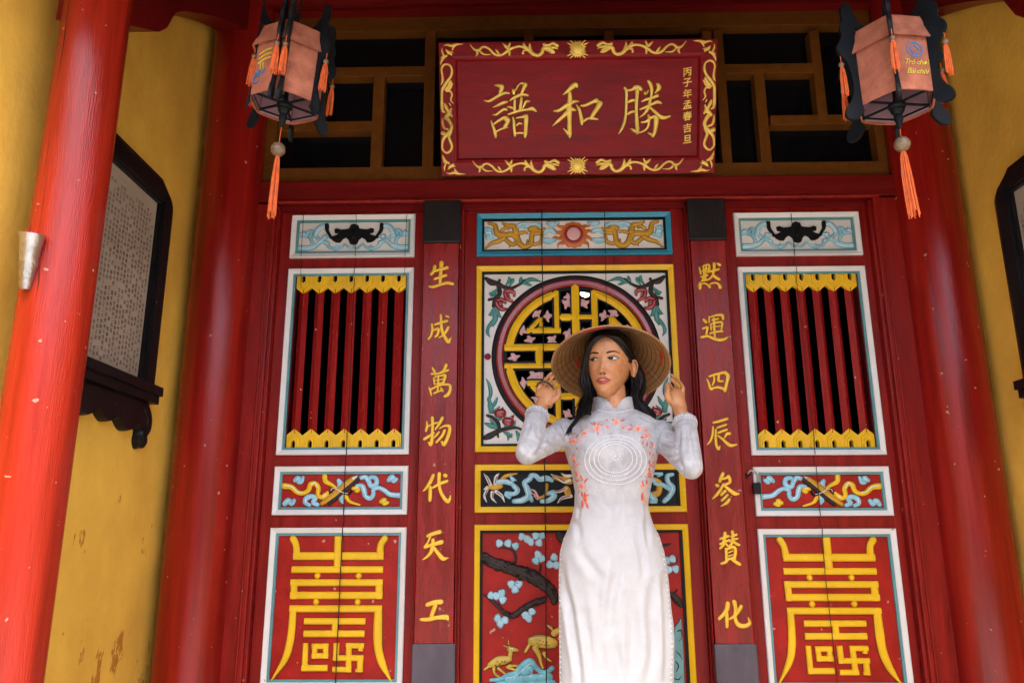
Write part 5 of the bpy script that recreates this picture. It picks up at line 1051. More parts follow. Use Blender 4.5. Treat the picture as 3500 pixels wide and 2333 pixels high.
# ---- head in local space: x right, -y forward, z up from the chin
HZ = [0, .006, .014, .03, .05, .075, .10, .125, .15, .172, .190, .205, .216, .222]
HW = [.009, .019, .027, .0375, .0480, .0580, .0650, .0690, .0710, .0700, .0640, .0530, .0360, .004]
HF = [.062, .074, .081, .0845, .0855, .0865, .0870, .0870, .0885, .0875, .0800, .0660, .0460, .004]
HB = [-.045, -.030, -.010, .016, .045, .070, .085, .093, .097, .097, .090, .076, .054, .004]
def lerp(z, Y): return float(np.interp(z, HZ, Y))
def g2(x, z, cx, cz, sx_, sz): return math.exp(-((x-cx)/sx_)**2-((z-cz)/sz)**2)
def face_bump(x, z):
    d = 0
    for t in np.linspace(0, 1, 9):                                   # nose ridge
        cz = .118-.043*t; d = max(d, (.003+.0145*t**1.25)*g2(x, z, 0, cz, .0085+.0035*t, .0075))
    d += .0075*(g2(x, z, .0125, .0715, .0062, .0055)+g2(x, z, -.0125, .0715, .0062, .0055))   # wings
    d -= .0060*(g2(x, z, .031, .119, .016, .010)+g2(x, z, -.031, .119, .016, .010))             # sockets
    d += .0030*(g2(x, z, .028, .138, .020, .007)+g2(x, z, -.028, .138, .020, .007))
    d += .0045*(g2(x, z, .038, .091, .018, .016)+g2(x, z, -.038, .091, .018, .016))             # cheekbones
    d += .0062*g2(x, z, 0, .0530, .017, .0048)+.0075*g2(x, z, 0, .0400, .015, .0055)             # lips
    d -= .0042*g2(x, z, 0, .0468, .017, .0022)+.0040*g2(x, z, 0, .0305, .015, .0045)
    d -= .0016*g2(x, z, 0, .0620, .003, .005)
    d += .0050*g2(x, z, 0, .0150, .016, .012)
    d -= .0020*(g2(x, z, .030, .055, .008, .018)+g2(x, z, -.030, .055, .008, .018))
    return d
def head_grid(off=0, mask=None, nu=110, nz=90):
    V, F = [], []
    zs = [.222*(.5-.5*math.cos(math.pi*i/nz)) for i in range(nz+1)]
    for z in zs:
        w, f, b = lerp(z, HW), lerp(z, HF), lerp(z, HB)
        for k in range(nu):
            a = 2*math.pi*k/nu; c, s_ = math.cos(a), math.sin(a)
            e = 2.25; q = (abs(c)**e+abs(s_)**e)**(-1/e); x = w*q*c
            cy = (b-f)/2; y = cy+(b+f)/2*q*s_
            if s_ < 0 and mask is None: y -= face_bump(x, z)*min(1, -s_*1.6)
            p = Vector((x, y, z))
            if mask is not None:
                d = mask(x, y, z); n = Vector((x/.07, y/.09, (z-.12)/.11*.8)).normalized(); p += n*(off*d-.007*(1-d))
            V.append(p)
    for i in range(nz):
        for k in range(nu): j = (k+1) % nu; F.append((i*nu+k, i*nu+j, (i+1)*nu+j, (i+1)*nu+k))
    F.append(tuple(range(nu))[::-1]); F.append(tuple(nz*nu+k for k in range(nu)))
    return V, F
HYAW, HROLL, HPITCH = math.radians(-20), math.radians(1.2), math.radians(2)
HR = Matrix.Rotation(HYAW, 4, 'Z') @ Matrix.Rotation(HROLL, 4, 'Y') @ Matrix.Rotation(-HPITCH, 4, 'X')
chin_w = P2(1386, 904, -.520)
HO = chin_w-(HR @ Vector((0, -.080, .004)))
HM = Matrix.Translation(HO) @ HR; HI = HM.inverted()
bodym = MB(); V, F = head_grid(); bodym.add([HM @ v for v in V], F)
for sg in (1, -1):                                                     # ears
    m = MB(); m.ball((0, 0, 0), (.0095, .0185, .0290), 16, 12)
    bodym.add([HM @ (Matrix.Translation((sg*.0765, .0095, .101)) @ (Matrix.Rotation(sg*.45, 4, 'Z') @ Matrix.Rotation(-.15, 4, 'X') @ Vector(v))) for v in m.v], m.f)
    rim = [(.079, .002, .080), (.080, .000, .074), (.081, .008, .078), (.085, .018, .095), (.087, .023, .112), (.085, .019, .126), (.081, .008, .131), (.077, -.002, .124)]
    m = MB(); m.tube([x[:3] for x in catmull([(sg*a, b, c) for a, b, c in rim], 3)], .0033, 7); bodym.add([HM @ Vector(v) for v in m.v], m.f)
neck0 = HM @ Vector((0, .012, .045)); neck1 = P2(1410, 948, -.430); neck2 = P2(1408, 1000, -.425)
bodym.tube([neck0, neck0.lerp(neck1, .5), neck1, neck2], [(.047, .047), (.046, .047), (.052, .050), (.085, .06)], 24, up=(1, 0, 0))
# sternum, shoulders and trunk under the dress
ctr = lambda t: P2(1408, t, -.43)
bodym.tube([ctr(985), ctr(1040), ctr(1150), ctr(1300), ctr(1500)], [(.115, .055), (.105, .06), (.085, .055), (.12, .07), (.12, .07)], 28, up=(1, 0, 0))

# ---- arms (px in crops) : shoulder, elbow, cuff, wrist
def arm(side):
    if side < 0:
        S, E, C, W_, Pm = PC(cE, 978, 735, -.43), PC(cE, 662, 905, -.625), PC(cE, 742, 590, -.515), PC(cE, 806, 452, -.487), PC(cE, 838, 352, -.475)
    else:
        S, E, C, W_, Pm = PC(cE, 1858, 755, -.43), PC(cE, 2118, 1035, -.625), PC(cE, 2070, 655, -.515), PC(cE, 2008, 492, -.487), PC(cE, 1978, 385, -.475)
    return S, E, C, W_, Pm
ARM = {s_: arm(s_) for s_ in (-1, 1)}
for s_, (S, E, C, W_, Pm) in ARM.items():
    bodym.tube([S, S.lerp(E, .5), E], [.034, .029, .024], 16)
    bodym.ball(E, .024, 12, 8)
    bodym.tube([E, E.lerp(C, .5), C, W_], [.024, .0265, .0240, .0212], 16)
# ---- hands: palm, thumb and four bent fingers each
def finger(c, pts, r0, r1, n=4):
    P = [PC(c, x, y, Y) for x, y, Y in pts]; Q = catmull([tuple(p) for p in P], n); k = len(Q)
    R_ = [r0+(r1-r0)*i/(k-1)+.0007*math.sin(3*math.pi*i/(k-1)) for i in range(k)]
    bodym.tube(Q, R_, 10); bodym.ball(Q[-1], r1, 10, 8)
def palm(c, pts):
    P = [PC(c, x, y, Y) for x, y, Y, a, b in pts]; Q = catmull([tuple(p)+(a, b) for p, (_, _, _, a, b) in zip(P, pts)], 4)
    bodym.tube([q[:3] for q in Q], [(q[3], q[4]) for q in Q], 18, up=(1, 0, 0))
palm(cH1, [(735, 1000, -.492, .0235, .020), (765, 880, -.488, .0260, .019), (770, 790, -.484, .0325, .0175), (745, 720, -.480, .0335, .0150), (730, 665, -.474, .029, .0110)])
finger(cH1, [(605, 690, -.478), (640, 590, -.474), (725, 490, -.458), (800, 405, -.444), (866, 335, -.434)], .0070, .0050)
finger(cH1, [(690, 690, -.476), (735, 605, -.462), (805, 535, -.446), (862, 462, -.436), (908, 402, -.430)], .0066, .0048)
finger(cH1, [(775, 690, -.476), (820, 640, -.458), (872, 590, -.444), (918, 535, -.434), (948, 492, -.428)], .0064, .0047)
finger(cH1, [(845, 710, -.474), (885, 690, -.456), (925, 650, -.442), (955, 610, -.434)], .0058, .0044)
finger(cH1, [(835, 900, -.490), (975, 850, -.498), (1022, 760, -.494), (1005, 650, -.478)], .0128, .0074)
palm(cH2, [(690, 1050, -.492, .0235, .020), (640, 910, -.488, .0250, .019), (590, 800, -.484, .0295, .0175), (610, 720, -.479, .0275, .0150), (650, 640, -.470, .0225, .0110)])
finger(cH2, [(728, 670, -.478), (742, 560, -.474), (690, 450, -.458), (598, 350, -.442), (488, 262, -.428)], .0072, .0050)
finger(cH2, [(650, 670, -.468), (620, 555, -.454), (562, 450, -.438), (478, 362, -.428)], .0064, .0048)
finger(cH2, [(580, 690, -.464), (530, 600, -.448), (480, 520, -.434), (435, 450, -.426)], .0060, .0046)
finger(cH2, [(545, 720, -.462), (490, 660, -.444), (450, 605, -.432), (418, 560, -.426)], .0054, .0043)
finger(cH2, [(475, 860, -.490), (400, 730, -.498), (405, 610, -.494), (392, 495, -.478)], .0128, .0074)
bm_ = remesh(bodym, 'body', .0018, 2)
body = obj('body', bm_, MAT['skin'], person, True)
# tint: lips, nostrils, cheeks (lips and cheeks own colour; nostril shade painted dark)
col = bm_.color_attributes.new('tint', 'FLOAT_COLOR', 'POINT')
SK = np.array((.47, .218, .097)); LIP = np.array((.36, .070, .045)); BL = np.array((.44, .150, .072)); DK = np.array((.030, .012, .008))
co = np.empty(len(bm_.vertices)*3); bm_.vertices.foreach_get('co', co); co = co.reshape(-1, 3)
Mi = np.array(HI); loc = co @ Mi[:3, :3].T+Mi[:3, 3]
x, y, z = loc.T; fr_ = (y < -.045) & (z > -.01) & (z < .23) & (abs(x) < .09)
def sm(v, a, b): t = np.clip((v-a)/(b-a), 0, 1); return t*t*(3-2*t)
ax_ = np.abs(x)
up = .0585-.0014*np.exp(-(x/.0035)**2)+.0006*np.exp(-((ax_-.007)/.005)**2)-.012*(ax_/.0255)**2.2; dn = .0325+.0145*(ax_/.0255)**2.0
lip = sm(np.minimum(up-z, z-dn), -.0006, .0010)*(ax_ < .0262)*fr_
gap = np.exp(-((z-.0468)/.0011)**2)*(ax_ < .020)*fr_*.0
blush = (np.exp(-((ax_-.042)/.016)**2-((z-.088)/.016)**2)*.55+np.exp(-(x/.014)**2-((z-.073)/.012)**2)*.35)*fr_
nos = np.clip(np.exp(-((ax_-.0062)/.0034)**2-((z-.0660)/.0022)**2)*1.5, 0, 1)*fr_
frk = np.array([noise.noise(Vector(v)*420) for v in loc]) if True else 0
frk = np.clip((frk-.34)*5, 0, 1)*np.clip(np.exp(-((ax_-.030)/.024)**2-((z-.086)/.022)**2)*1.3, 0, 1)*fr_*.35
c = SK[None]*(1-blush[:, None])+BL[None]*blush[:, None]
c = c*(1-frk[:, None])+np.array((.24, .09, .036))[None]*frk[:, None]
c = c*(1-lip[:, None])+LIP[None]*lip[:, None]; c = c*(1-nos[:, None])+DK[None]*nos[:, None]
col.data.foreach_set('color', np.concatenate([c, np.ones((len(c), 1))], 1).ravel().astype(np.float32))
bvh = BVHTree.FromPolygons([Vector(v) for v in co], [tuple(p.vertices) for p in bm_.polygons])
hd = (HM.to_3x3() @ Vector((0, 1, 0))).normalized()
def onface(x, z, off):
    o = HM @ Vector((x, -.2, z)); h = bvh.ray_cast(o, hd)
    return (h[0] if h[0] is not None else HM @ Vector((x, -.09, z)))-hd*off
def face_strip(pts, off, name, mat, par):
    C = catmull(pts, 4); V, F = [], []
    for i, (a, b, w) in enumerate(C):
        p, q = C[max(0, i-1)], C[min(len(C)-1, i+1)]; tx, tz = q[0]-p[0], q[1]-p[1]; L = math.hypot(tx, tz) or 1; tx /= L; tz /= L
        for k, e in ((-1, .3), (0, 1), (1, .3)): V.append(onface(a-tz*k*w/2, b+tx*k*w/2, off*e))
    for i in range(len(C)-1): F += [(3*i, 3*i+1, 3*i+4, 3*i+3), (3*i+1, 3*i+2, 3*i+5, 3*i+4)]
    m = MB(); m.add(V, F); return m.build(name, mat, par, True)
for sg in (-1, 1):
    cx, cz, hw = sg*.0305, .1175, .0166
    tilt = .0016                                                       # outer corner slightly higher
    def lid(t, upper):                                                 # t -1 inner .. 1 outer
        xx = cx+sg*hw*t; base = cz+tilt*t; k = max(0, 1-abs(t)**2.1)
        return xx, base+(.0058*k if upper else -.0042*k)
    U = [lid(t, True) for t in np.linspace(-1, 1, 13)]; D = [lid(t, False) for t in np.linspace(-1, 1, 13)]
    V, F = [], []
    for i in range(13):
        for j in range(5):
            s = j/4; p = (U[i][0], D[i][1]+(U[i][1]-D[i][1])*s); V.append(onface(*p, .0012+.0012*math.sin(math.pi*s)*math.sin(math.pi*i/12)))
    for i in range(12):
        for j in range(4): F.append((i*5+j, i*5+j+1, (i+1)*5+j+1, (i+1)*5+j))
    m = MB(); m.add(V, F); ey = m.build('eye', MAT['eye_white'], body, True)
    ix = cx-.0060; V = []; rI = .0074                                    # gaze towards the photo's left
    for k in range(20):
        a = 2*math.pi*k/20; px_, pz = ix+rI*math.cos(a), cz+.0014+rI*math.sin(a); t = (px_-cx)*sg/hw; t = max(-.97, min(.97, t))
        hi, lo = lid(t, True)[1], lid(t, False)[1]; px_ = lid(t, True)[0]; V.append(onface(px_, min(max(pz, lo), hi), .0034))
    V.append(onface(ix, cz+.0008, .0042)); m = MB(); m.add(V, [(k, (k+1) % 20, 20) for k in range(20)]); m.build('iris', MAT['iris'], ey, True)
    m = MB(); m.ball(onface(ix+.0022, cz+.0030, .0042), .0009, 8, 6); m.build('eye_glint', MAT['eye_white'], ey)
    face_strip([(u, v+.0004, .0020 if 1 < i < 12 else .0010) for i, (u, v) in enumerate(U)]+[(cx+sg*(hw+.003), cz+.0032, .0010)], .0034, 'lash_line', MAT['lash'], ey)
    face_strip([(u, v-.0002, .0006) for u, v in D[6:]], .0026, 'lash_line', MAT['lash'], ey)
    face_strip([(u, v+.0042-.0010*abs(i-6)/6, .0008) for i, (u, v) in enumerate(U)], .0012, 'lid_crease', MAT['brow'], ey)
    face_strip([(sg*.0125, .1340, .0044), (sg*.022, .1370, .0058), (sg*.034, .1398, .0052), (sg*.043, .1387, .0036), (sg*.0510, .1345, .0012)], .0012, 'eyebrow', MAT['brow'], body)
m = MB(); V = []
for zz in (.0480, .0452):
    for t in np.linspace(-1, 1, 11):
        q = (onface(t*.0118, .0535, .0)+onface(t*.0118, .0395, .0))/2; l = HI @ q; V.append(HM @ Vector((t*.0118, l.y-.0012, zz+(.0018*t*t if zz < .046 else -.0010*t*t))))
m.add(V, [(i, i+1, 12+i, 11+i) for i in range(10)]); m.build('teeth', MAT['tooth'], body, True)
face_strip([(-.0245, .0462, .0012), (-.016, .0487, .0014), (-.006, .0494, .0014), (0, .0489, .0014), (.006, .0494, .0014), (.016, .0487, .0014), (.0245, .0462, .0012)], .0018, 'lip_line', MAT['brow'], body)

# ---- dress: trunk with sleeves, one continuous cloth
ROWS = [(cE, 528, 1262, 1622, .052, .050), (cE, 556, 1190, 1690, .062, .058), (cE, 590, 1095, 1760, .075, .072), (cE, 640, 1012, 1832, .088, .080), (cE, 700, 985, 1852, .097, .085), (cE, 800, 982, 1850, .108, .088), (cE, 900, 1000, 1826, .116, .088), (cE, 970, 1020, 1812, .117, .087), (cE, 1080, 1056, 1788, .108, .082), (cE, 1250, 1084, 1752, .092, .078), (cE, 1380, 1080, 1735, .086, .078), (cE, 1470, 1060, 1755, .087, .082), (cE, 1560, 1032, 1786, .089, .088),
        (cF, 230, 985, 1842, .092, .100), (cF, 350, 952, 1878, .094, .106), (cF, 480, 942, 1905, .095, .108), (cF, 600, 940, 1918, .095, .106), (cF, 850, 942, 1942, .092, .098), (cF, 1000, 942, 1962, .090, .092), (cF, 1200, 944, 1970, .088, .086), (cF, 1524, 946, 1962, .086, .080), (cF, 1900, 940, 1966, .086, .08), (cF, 2300, 930, 1975, .086, .08)]
dm = MB(); V, F, nu = [], [], 72
for c_, yy, xl, xr, df_, db in ROWS:
    a, b = PC(c_, xl, yy, -.43), PC(c_, xr, yy, -.43); cx, w, zz = (a.x+b.x)/2, (b.x-a.x)/2, (a.z+b.z)/2
    for k in range(nu):
        t = 2*math.pi*k/nu; c, s_ = math.cos(t), math.sin(t); e = 2.35; q = (abs(c)**e+abs(s_)**e)**(-1/e)
        xx = w*q*c; dy = (df_ if s_ < 0 else db)*q*s_
        if s_ < 0: dy -= .020*(g2(xx, zz, .066, 1.232, .050, .050)+g2(xx, zz, -.066, 1.232, .050, .050))*min(1, -s_*1.5)
        V.append((cx+xx, -.43+dy, zz))
nr = len(ROWS)
for i in range(nr-1):
    for k in range(nu): j = (k+1) % nu; F.append((i*nu+k, (i+1)*nu+k, (i+1)*nu+j, i*nu+j))
F.append(tuple(range(nu))); F.append(tuple((nr-1)*nu+k for k in range(nu))[::-1]); dm.add(V, F)
for s_, (S, E, C, W_, Pm) in ARM.items():
    up_ = (E-S).normalized(); S2 = S-up_*.02
    dm.tube([S2, S.lerp(E, .35), S.lerp(E, .75), E+up_*.006], [(.049, .047), (.040, .039), (.0375, .037), (.034, .034)], 24)
    dm.ball(E+up_*.002, .0350, 20, 14); dm.ball(S, .048, 20, 14)
    fw = (C-E).normalized(); dm.tube([E-fw*.004, E.lerp(C, .3), E.lerp(C, .65), C+fw*.004], [(.0350, .0350), (.0365, .0365), (.035, .035), (.0330, .0330)], 24)
dmesh = remesh(dm, 'dress', .0040, 6, .5)
n = len(dmesh.vertices); dc = np.empty(n*3); dmesh.vertices.foreach_get('co', dc); dc = dc.reshape(-1, 3)
dn_ = np.empty(n*3); dmesh.vertices.foreach_get('normal', dn_); dn_ = dn_.reshape(-1, 3)
disp = np.zeros(n)
# folds traced as lines: (crop, points, depth, width in crop px); a valley with a soft ridge beside it
FOLDS = [(cF, ((965, 470), (985, 640), (1040, 860), (1075, 1100), (1120, 1400), (1130, 1700)), .010, 34), (cF, ((1120, 300), (1180, 420), (1290, 560), (1330, 640)), .005, 46), (cF, ((1480, 420), (1430, 640), (1395, 860), (1380, 1100)), .006, 44), (cF, ((1250, 560), (1300, 820), (1310, 1150), (1290, 1524)), .005, 46),
         (cF, ((1640, 200), (1690, 420), (1700, 600)), .005, 34), (cF, ((1880, 560), (1890, 800), (1905, 1100), (1900, 1500)), .008, 34), (cF, ((1560, 760), (1600, 1000), (1590, 1300), (1560, 1524)), .006, 50), (cF, ((1780, 640), (1760, 900), (1780, 1200), (1740, 1524)), .006, 46), (cF, ((1180, 900), (1215, 1150), (1240, 1524)), .005, 40), (cF, ((1440, 1150), (1480, 1350), (1500, 1600)), .005, 44),
         (cF, ((1050, 60), (1110, 130), (1130, 260)), .004, 30), (cF, ((1720, 20), (1730, 160), (1740, 330)), .004, 26),
         (cQ, ((395, 400), (372, 470), (335, 540), (290, 590)), .008, 26), (cQ, ((375, 478), (425, 540), (430, 610), (400, 660)), .007, 22), (cQ, ((420, 420), (500, 470), (520, 560), (490, 640)), .005, 24), (cQ, ((470, 360), (560, 420), (590, 500), (580, 580)), .005, 22), (cQ, ((575, 190), (620, 270), (650, 380), (655, 520)), .006, 16), (cQ, ((520, 250), (590, 330), (630, 420)), .004, 20), (cQ, ((240, 160), (230, 260), (190, 380)), .004, 22), (cQ, ((330, 150), (310, 260), (330, 380)), .004, 22), (cQ, ((150, 430), (180, 520), (250, 580)), .003, 26),
         (cQ, ((1955, 620), (1900, 680), (1830, 730)), .006, 20), (cQ, ((1960, 650), (1990, 730), (1980, 800)), .007, 20), (cQ, ((1945, 560), (1860, 600), (1770, 600), (1720, 560)), .006, 20), (cQ, ((1940, 490), (1860, 500), (1770, 480), (1720, 450)), .006, 18), (cQ, ((1900, 400), (1830, 400), (1760, 370)), .005, 18), (cQ, ((1960, 320), (1950, 430), (1955, 560)), .007, 20), (cQ, ((1790, 230), (1720, 350), (1695, 470), (1690, 580)), .006, 14), (cQ, ((2090, 300), (2120, 450), (2140, 620)), .004, 22), (cQ, ((2020, 290), (2040, 420), (2030, 560)), .004, 22), (cQ, ((2050, 640), (2110, 720), (2120, 810)), .004, 24),
         (cQ, ((700, 560), (730, 700), (745, 860), (760, 1050)), .003, 18), (cQ, ((1640, 620), (1620, 780), (1590, 950)), .003, 18), (cQ, ((760, 1150), (800, 1210), (790, 1330)), .004, 22), (cQ, ((1560, 1130), (1570, 1230), (1600, 1340)), .004, 20), (cQ, ((870, 160), (960, 200), (1050, 195)), .003, 22), (cQ, ((1500, 140), (1600, 190), (1720, 210)), .004, 20), (cQ, ((690, 230), (720, 330), (690, 420)), .004, 20)]
rel = dc-np.array(CAM); fz = rel @ np.array(_f); PXx = 1750+FPX*(rel @ np.array(_r))/fz; PXy = 1166.5-FPX*(rel @ np.array(_u))/fz
facing = np.clip(-(dn_*rel).sum(1)/np.linalg.norm(rel, axis=1)*2, 0, 1)
for c_, pts, amp, wd in FOLDS:
    C_ = catmull([(c_[0]+a/c_[2], c_[1]+b/c_[2]) for a, b in pts], 6); wd = wd/c_[2]; best = np.full(n, 1e9); sign = np.zeros(n); tt = np.zeros(n)
    for i in range(len(C_)-1):
        (ax0, ay0), (bx0, by0) = C_[i], C_[i+1]; ux, uy = bx0-ax0, by0-ay0; l2 = ux*ux+uy*uy+1e-9
        t = np.clip(((PXx-ax0)*ux+(PXy-ay0)*uy)/l2, 0, 1); dx, dy = PXx-ax0-t*ux, PXy-ay0-t*uy; d = np.hypot(dx, dy); mk = d < best
        best[mk] = d[mk]; sign[mk] = np.sign(ux*dy-uy*dx)[mk]; tt[mk] = (i+t[mk])/(len(C_)-1)
    env = np.sin(np.pi*np.clip(tt*.9+.05, 0, 1))**.7*facing; q = sign*best/wd
    disp += amp*(1.1 if c_ is cF else .9)*env*(-np.exp(-q**2)+.75*np.exp(-((q-1.5)/.95)**2)+.35*np.exp(-((q+1.6)/.9)**2))
for i in range(n):
    p = Vector(dc[i]); disp[i] += .0010*noise.noise(p*16)+.0006*noise.noise(p*38+Vector((3, 1, 2)))
dc2 = dc+dn_*disp[:, None]; dmesh.vertices.foreach_set('co', dc2.ravel()); dmesh.update()
dress = obj('dress', dmesh, MAT['velvet'], person, True)
dbvh = BVHTree.FromPolygons([Vector(v) for v in dc2], [tuple(p.vertices) for p in dmesh.polygons])
def ondress(c, x, y, off=.0):
    h = dbvh.ray_cast(CAM, ray(c, x, y))
    return (h[0]+h[1]*off, h[1]) if h[0] is not None else None
# stand collar with a notch
def band(rows, th, name, mat, par, closed=False):
    """thin cloth band from rows of points, given thickness along the surface normal"""
    nr_, nc = len(rows), len(rows[0]); V = [Vector(p) for r in rows for p in r]; N_ = []
    for i in range(nr_):
        for j in range(nc):
            a = V[i*nc+min(j+1, nc-1)]-V[i*nc+max(j-1, 0)]; b = V[min(i+1, nr_-1)*nc+j]-V[max(i-1, 0)*nc+j]; N_.append(a.cross(b).normalized())
    W2 = [v+n_*th for v, n_ in zip(V, N_)]; F = []; o = len(V)
    for i in range(nr_-1):
        for j in range(nc-1): f = (i*nc+j, i*nc+j+1, (i+1)*nc+j+1, (i+1)*nc+j); F += [f, tuple(o+q for q in f[::-1])]
    for j in range(nc-1): F += [(j, o+j, o+j+1, j+1), ((nr_-1)*nc+j, (nr_-1)*nc+j+1, o+(nr_-1)*nc+j+1, o+(nr_-1)*nc+j)]
    for i in range(nr_-1): F += [(i*nc, (i+1)*nc, o+(i+1)*nc, o+i*nc), (i*nc+nc-1, o+i*nc+nc-1, o+(i+1)*nc+nc-1, (i+1)*nc+nc-1)]
    m = MB(); m.add(V+W2, F); return m.build(name, mat, par, True, 50)
cc0 = PC(cE, 1428, 545, -.43); ra, rb = .0705, .060; rows = []
nz_ = 7
for i in range(nz_):
    t = i/(nz_-1); r = []
    for j in range(49):
        s = -1+2*j/48; a = -math.pi/2+s*math.pi*.985                      # opens at the front (-y)
        a = -math.pi/2+ (math.pi*2)*(j/48) if False else a
        d = min(abs(j-0), abs(48-j))/48                                   # distance from the notch
        hgt = .046*(1-math.exp(-(d/.055)**1.3)) if True else 0
        aa = math.pi/2+s*math.pi*.99; 
        zt = -.010+t*(hgt+.012)
        k = 1-.13*t
        r.append((cc0.x+ra*k*math.cos(aa), -.428+rb*k*math.sin(aa)+.004*t, cc0.z+zt+.010*(math.sin(aa) > 0)*math.sin(aa)*1.4))
    rows.append(r)
band(rows, .0022, 'collar', MAT['velvet'], dress)
# cuffs: short flared bands with pearls
pearls = MB()
for s_, (S, E, C, W_, Pm) in ARM.items():
    fw = (C-E).normalized(); x1 = fw.orthogonal().normalized(); y1 = fw.cross(x1); rows = []
    for i in range(5):
        t = i/4; rows.append([C+fw*(-.012+.026*t+.0016*math.sin(k*1.7)*t)+(x1*math.cos(2*math.pi*k/36)+y1*math.sin(2*math.pi*k/36))*(.0338+.0026*t+.0012*math.sin(k*2.6)*t) for k in range(37)])
    band(rows, .0018, 'cuff', MAT['velvet'], dress)
    for k in range(22):
        a = 2*math.pi*k/22; p = C+fw*.004+(x1*math.cos(a)+y1*math.sin(a))*.0370; pearls.ball(p, .0022, 6, 5)
# pearls: four rings on the breast, collar line, side slits
for rx, ry, cy, sp in ((350, 284, 642, 18), (298, 238, 638, 18), (246, 196, 630, 18), (196, 164, 625, 18), (44, 42, 600, 24), (2, 2, 600, 30)):
    nn = max(1, int(2*math.pi*math.sqrt((rx*rx+ry*ry)/2)/sp))
    for k in range(nn):
        a = 2*math.pi*k/nn; h = ondress(cQ, 1222+rx*math.cos(a), cy+ry*math.sin(a), .0012)
        if h: pearls.ball(h[0], .0021 if rx > 3 else .0032, 7, 5)
for k in range(26):
    s = k/25; x_ = 962+490*s; y_ = 52+45*math.sin(math.pi*s); h = ondress(cQ, x_, y_, .001)
    if h: pearls.ball(h[0], .0020, 6, 5)
for i in range(30):
    t = i/29; yy = 190+1330*t; xl = np.interp(yy, [190, 350, 600, 900, 1200, 1524], [1003, 962, 950, 954, 956, 958]); xr = np.interp(yy, [190, 350, 600, 850, 1000, 1200, 1524], [1822, 1868, 1904, 1926, 1944, 1952, 1945])
    for xx in (xl, xr):
        h = ondress(cF, float(xx), yy, .001)
        if h: pearls.ball(h[0], .0022, 6, 5)
tag(pearls.build('pearl_beading', MAT['pearl'], dress, True), kind='stuff')
# embroidery
emb = {'coral': MB(), 'coral_pale': MB()}
rg = random.Random(11)
def petal(mat, x, y, ang, L, w, off):
    V = []; ok = True
    for i in range(5):
        t = i/4; ww = w*math.sin(math.pi*min(.97, max(.04, t)))**.8
        for k in (-1, 0, 1):
            h = ondress(cQ, x+math.cos(ang)*L*t-math.sin(ang)*ww*k/2, y+math.sin(ang)*L*t+math.cos(ang)*ww*k/2, off+(.0006 if k == 0 else 0))
            if not h: return
            V.append(h[0])
    emb[mat].add(V, [f for i in range(4) for f in ((3*i, 3*i+1, 3*i+4, 3*i+3), (3*i+1, 3*i+2, 3*i+5, 3*i+4))])
def bloom(x, y, r):
    a0 = rg.uniform(0, 6.28)
    for k in range(5): petal('coral_pale', x, y, a0+k*1.2566, r*.62, r*.46, .0009)
    for k in range(5): petal('coral', x, y, a0+.6+k*1.2566, r*.30, r*.10, .0013)
for x, y, r in ((740, 428, 62), (868, 338, 46), (1010, 282, 62), (1236, 208, 56), (1130, 266, 34), (910, 270, 30), (1310, 275, 36), (1480, 285, 58), (1580, 368, 56), (1570, 300, 34), (750, 640, 40), (765, 715, 36), (775, 790, 40), (832, 940, 56), (820, 845, 36), (1610, 570, 32), (1600, 790, 36), (1530, 940, 40), (1640, 700, 36), (890, 1072, 34)): bloom(x, y, r*1.25)
for x, y, a, L in ((975, 200, 1.2, 46), (1040, 215, 2.1, 44), (935, 222, .4, 46), (1085, 235, 2.8, 40), (1020, 320, 1.5, 40), (1100, 185, .1, 40), (1170, 180, .2, 36), (1330, 175, 2.7, 50), (1290, 180, .6, 40), (1340, 262, .3, 58), (1365, 300, -.3, 56), (1390, 225, .9, 40), (800, 345, 2.2, 48), (770, 335, 2.9, 46), (690, 385, 1.1, 40), (680, 430, .4, 40), (795, 400, -.4, 56), (800, 435, .1, 54), (708, 480, 1.7, 40), (770, 490, 1.0, 40), (850, 290, 2.3, 32),
             (1500, 380, .1, 56), (1540, 420, 1.8, 46), (1585, 430, 1.6, 56), (1620, 430, .9, 46), (1640, 440, 1.4, 40), (1668, 470, 1.5, 40), (1610, 480, 1.0, 36), (725, 540, 1.9, 46), (730, 590, .7, 42), (745, 565, 1.4, 36), (725, 650, .5, 40), (795, 655, 1.9, 42), (805, 680, 2.6, 32), (755, 700, 1.2, 42), (770, 770, 1.5, 40), (785, 800, 2.0, 40), (815, 815, 1.0, 46), (760, 860, .8, 40), (780, 890, -.5, 36), (865, 900, -.9, 60), (835, 890, -1.3, 40), (870, 965, .8, 46), (838, 1000, 1.5, 62), (870, 1020, 1.2, 60), (885, 1060, -.6, 40), (845, 1100, 1.6, 90), (885, 1130, 1.2, 70), (815, 985, 2.0, 36), (870, 1010, 1.5, 120),
             (1615, 540, 1.5, 46), (1610, 640, 1.7, 50), (1605, 700, .4, 56), (1600, 730, 1.2, 52), (1640, 690, -.8, 46), (1625, 780, 1.7, 52), (1590, 830, .3, 46), (1560, 820, 1.0, 30), (1575, 860, 1.5, 56), (1530, 880, 1.4, 64), (1515, 940, .3, 46), (1545, 970, 1.3, 46), (1530, 1010, 1.6, 90), (1550, 1070, 1.4, 90), (1525, 1060, 1.6, 46), (1660, 560, 1.9, 40), (1670, 620, 1.9, 30)): petal('coral' if rg.random() < .8 else 'coral_pale', x, y, a, L*1.12, L*.36, .0010)
for k_, m in emb.items(): tag(m.build('floral_embroidery', MAT[k_], dress), kind='stuff')
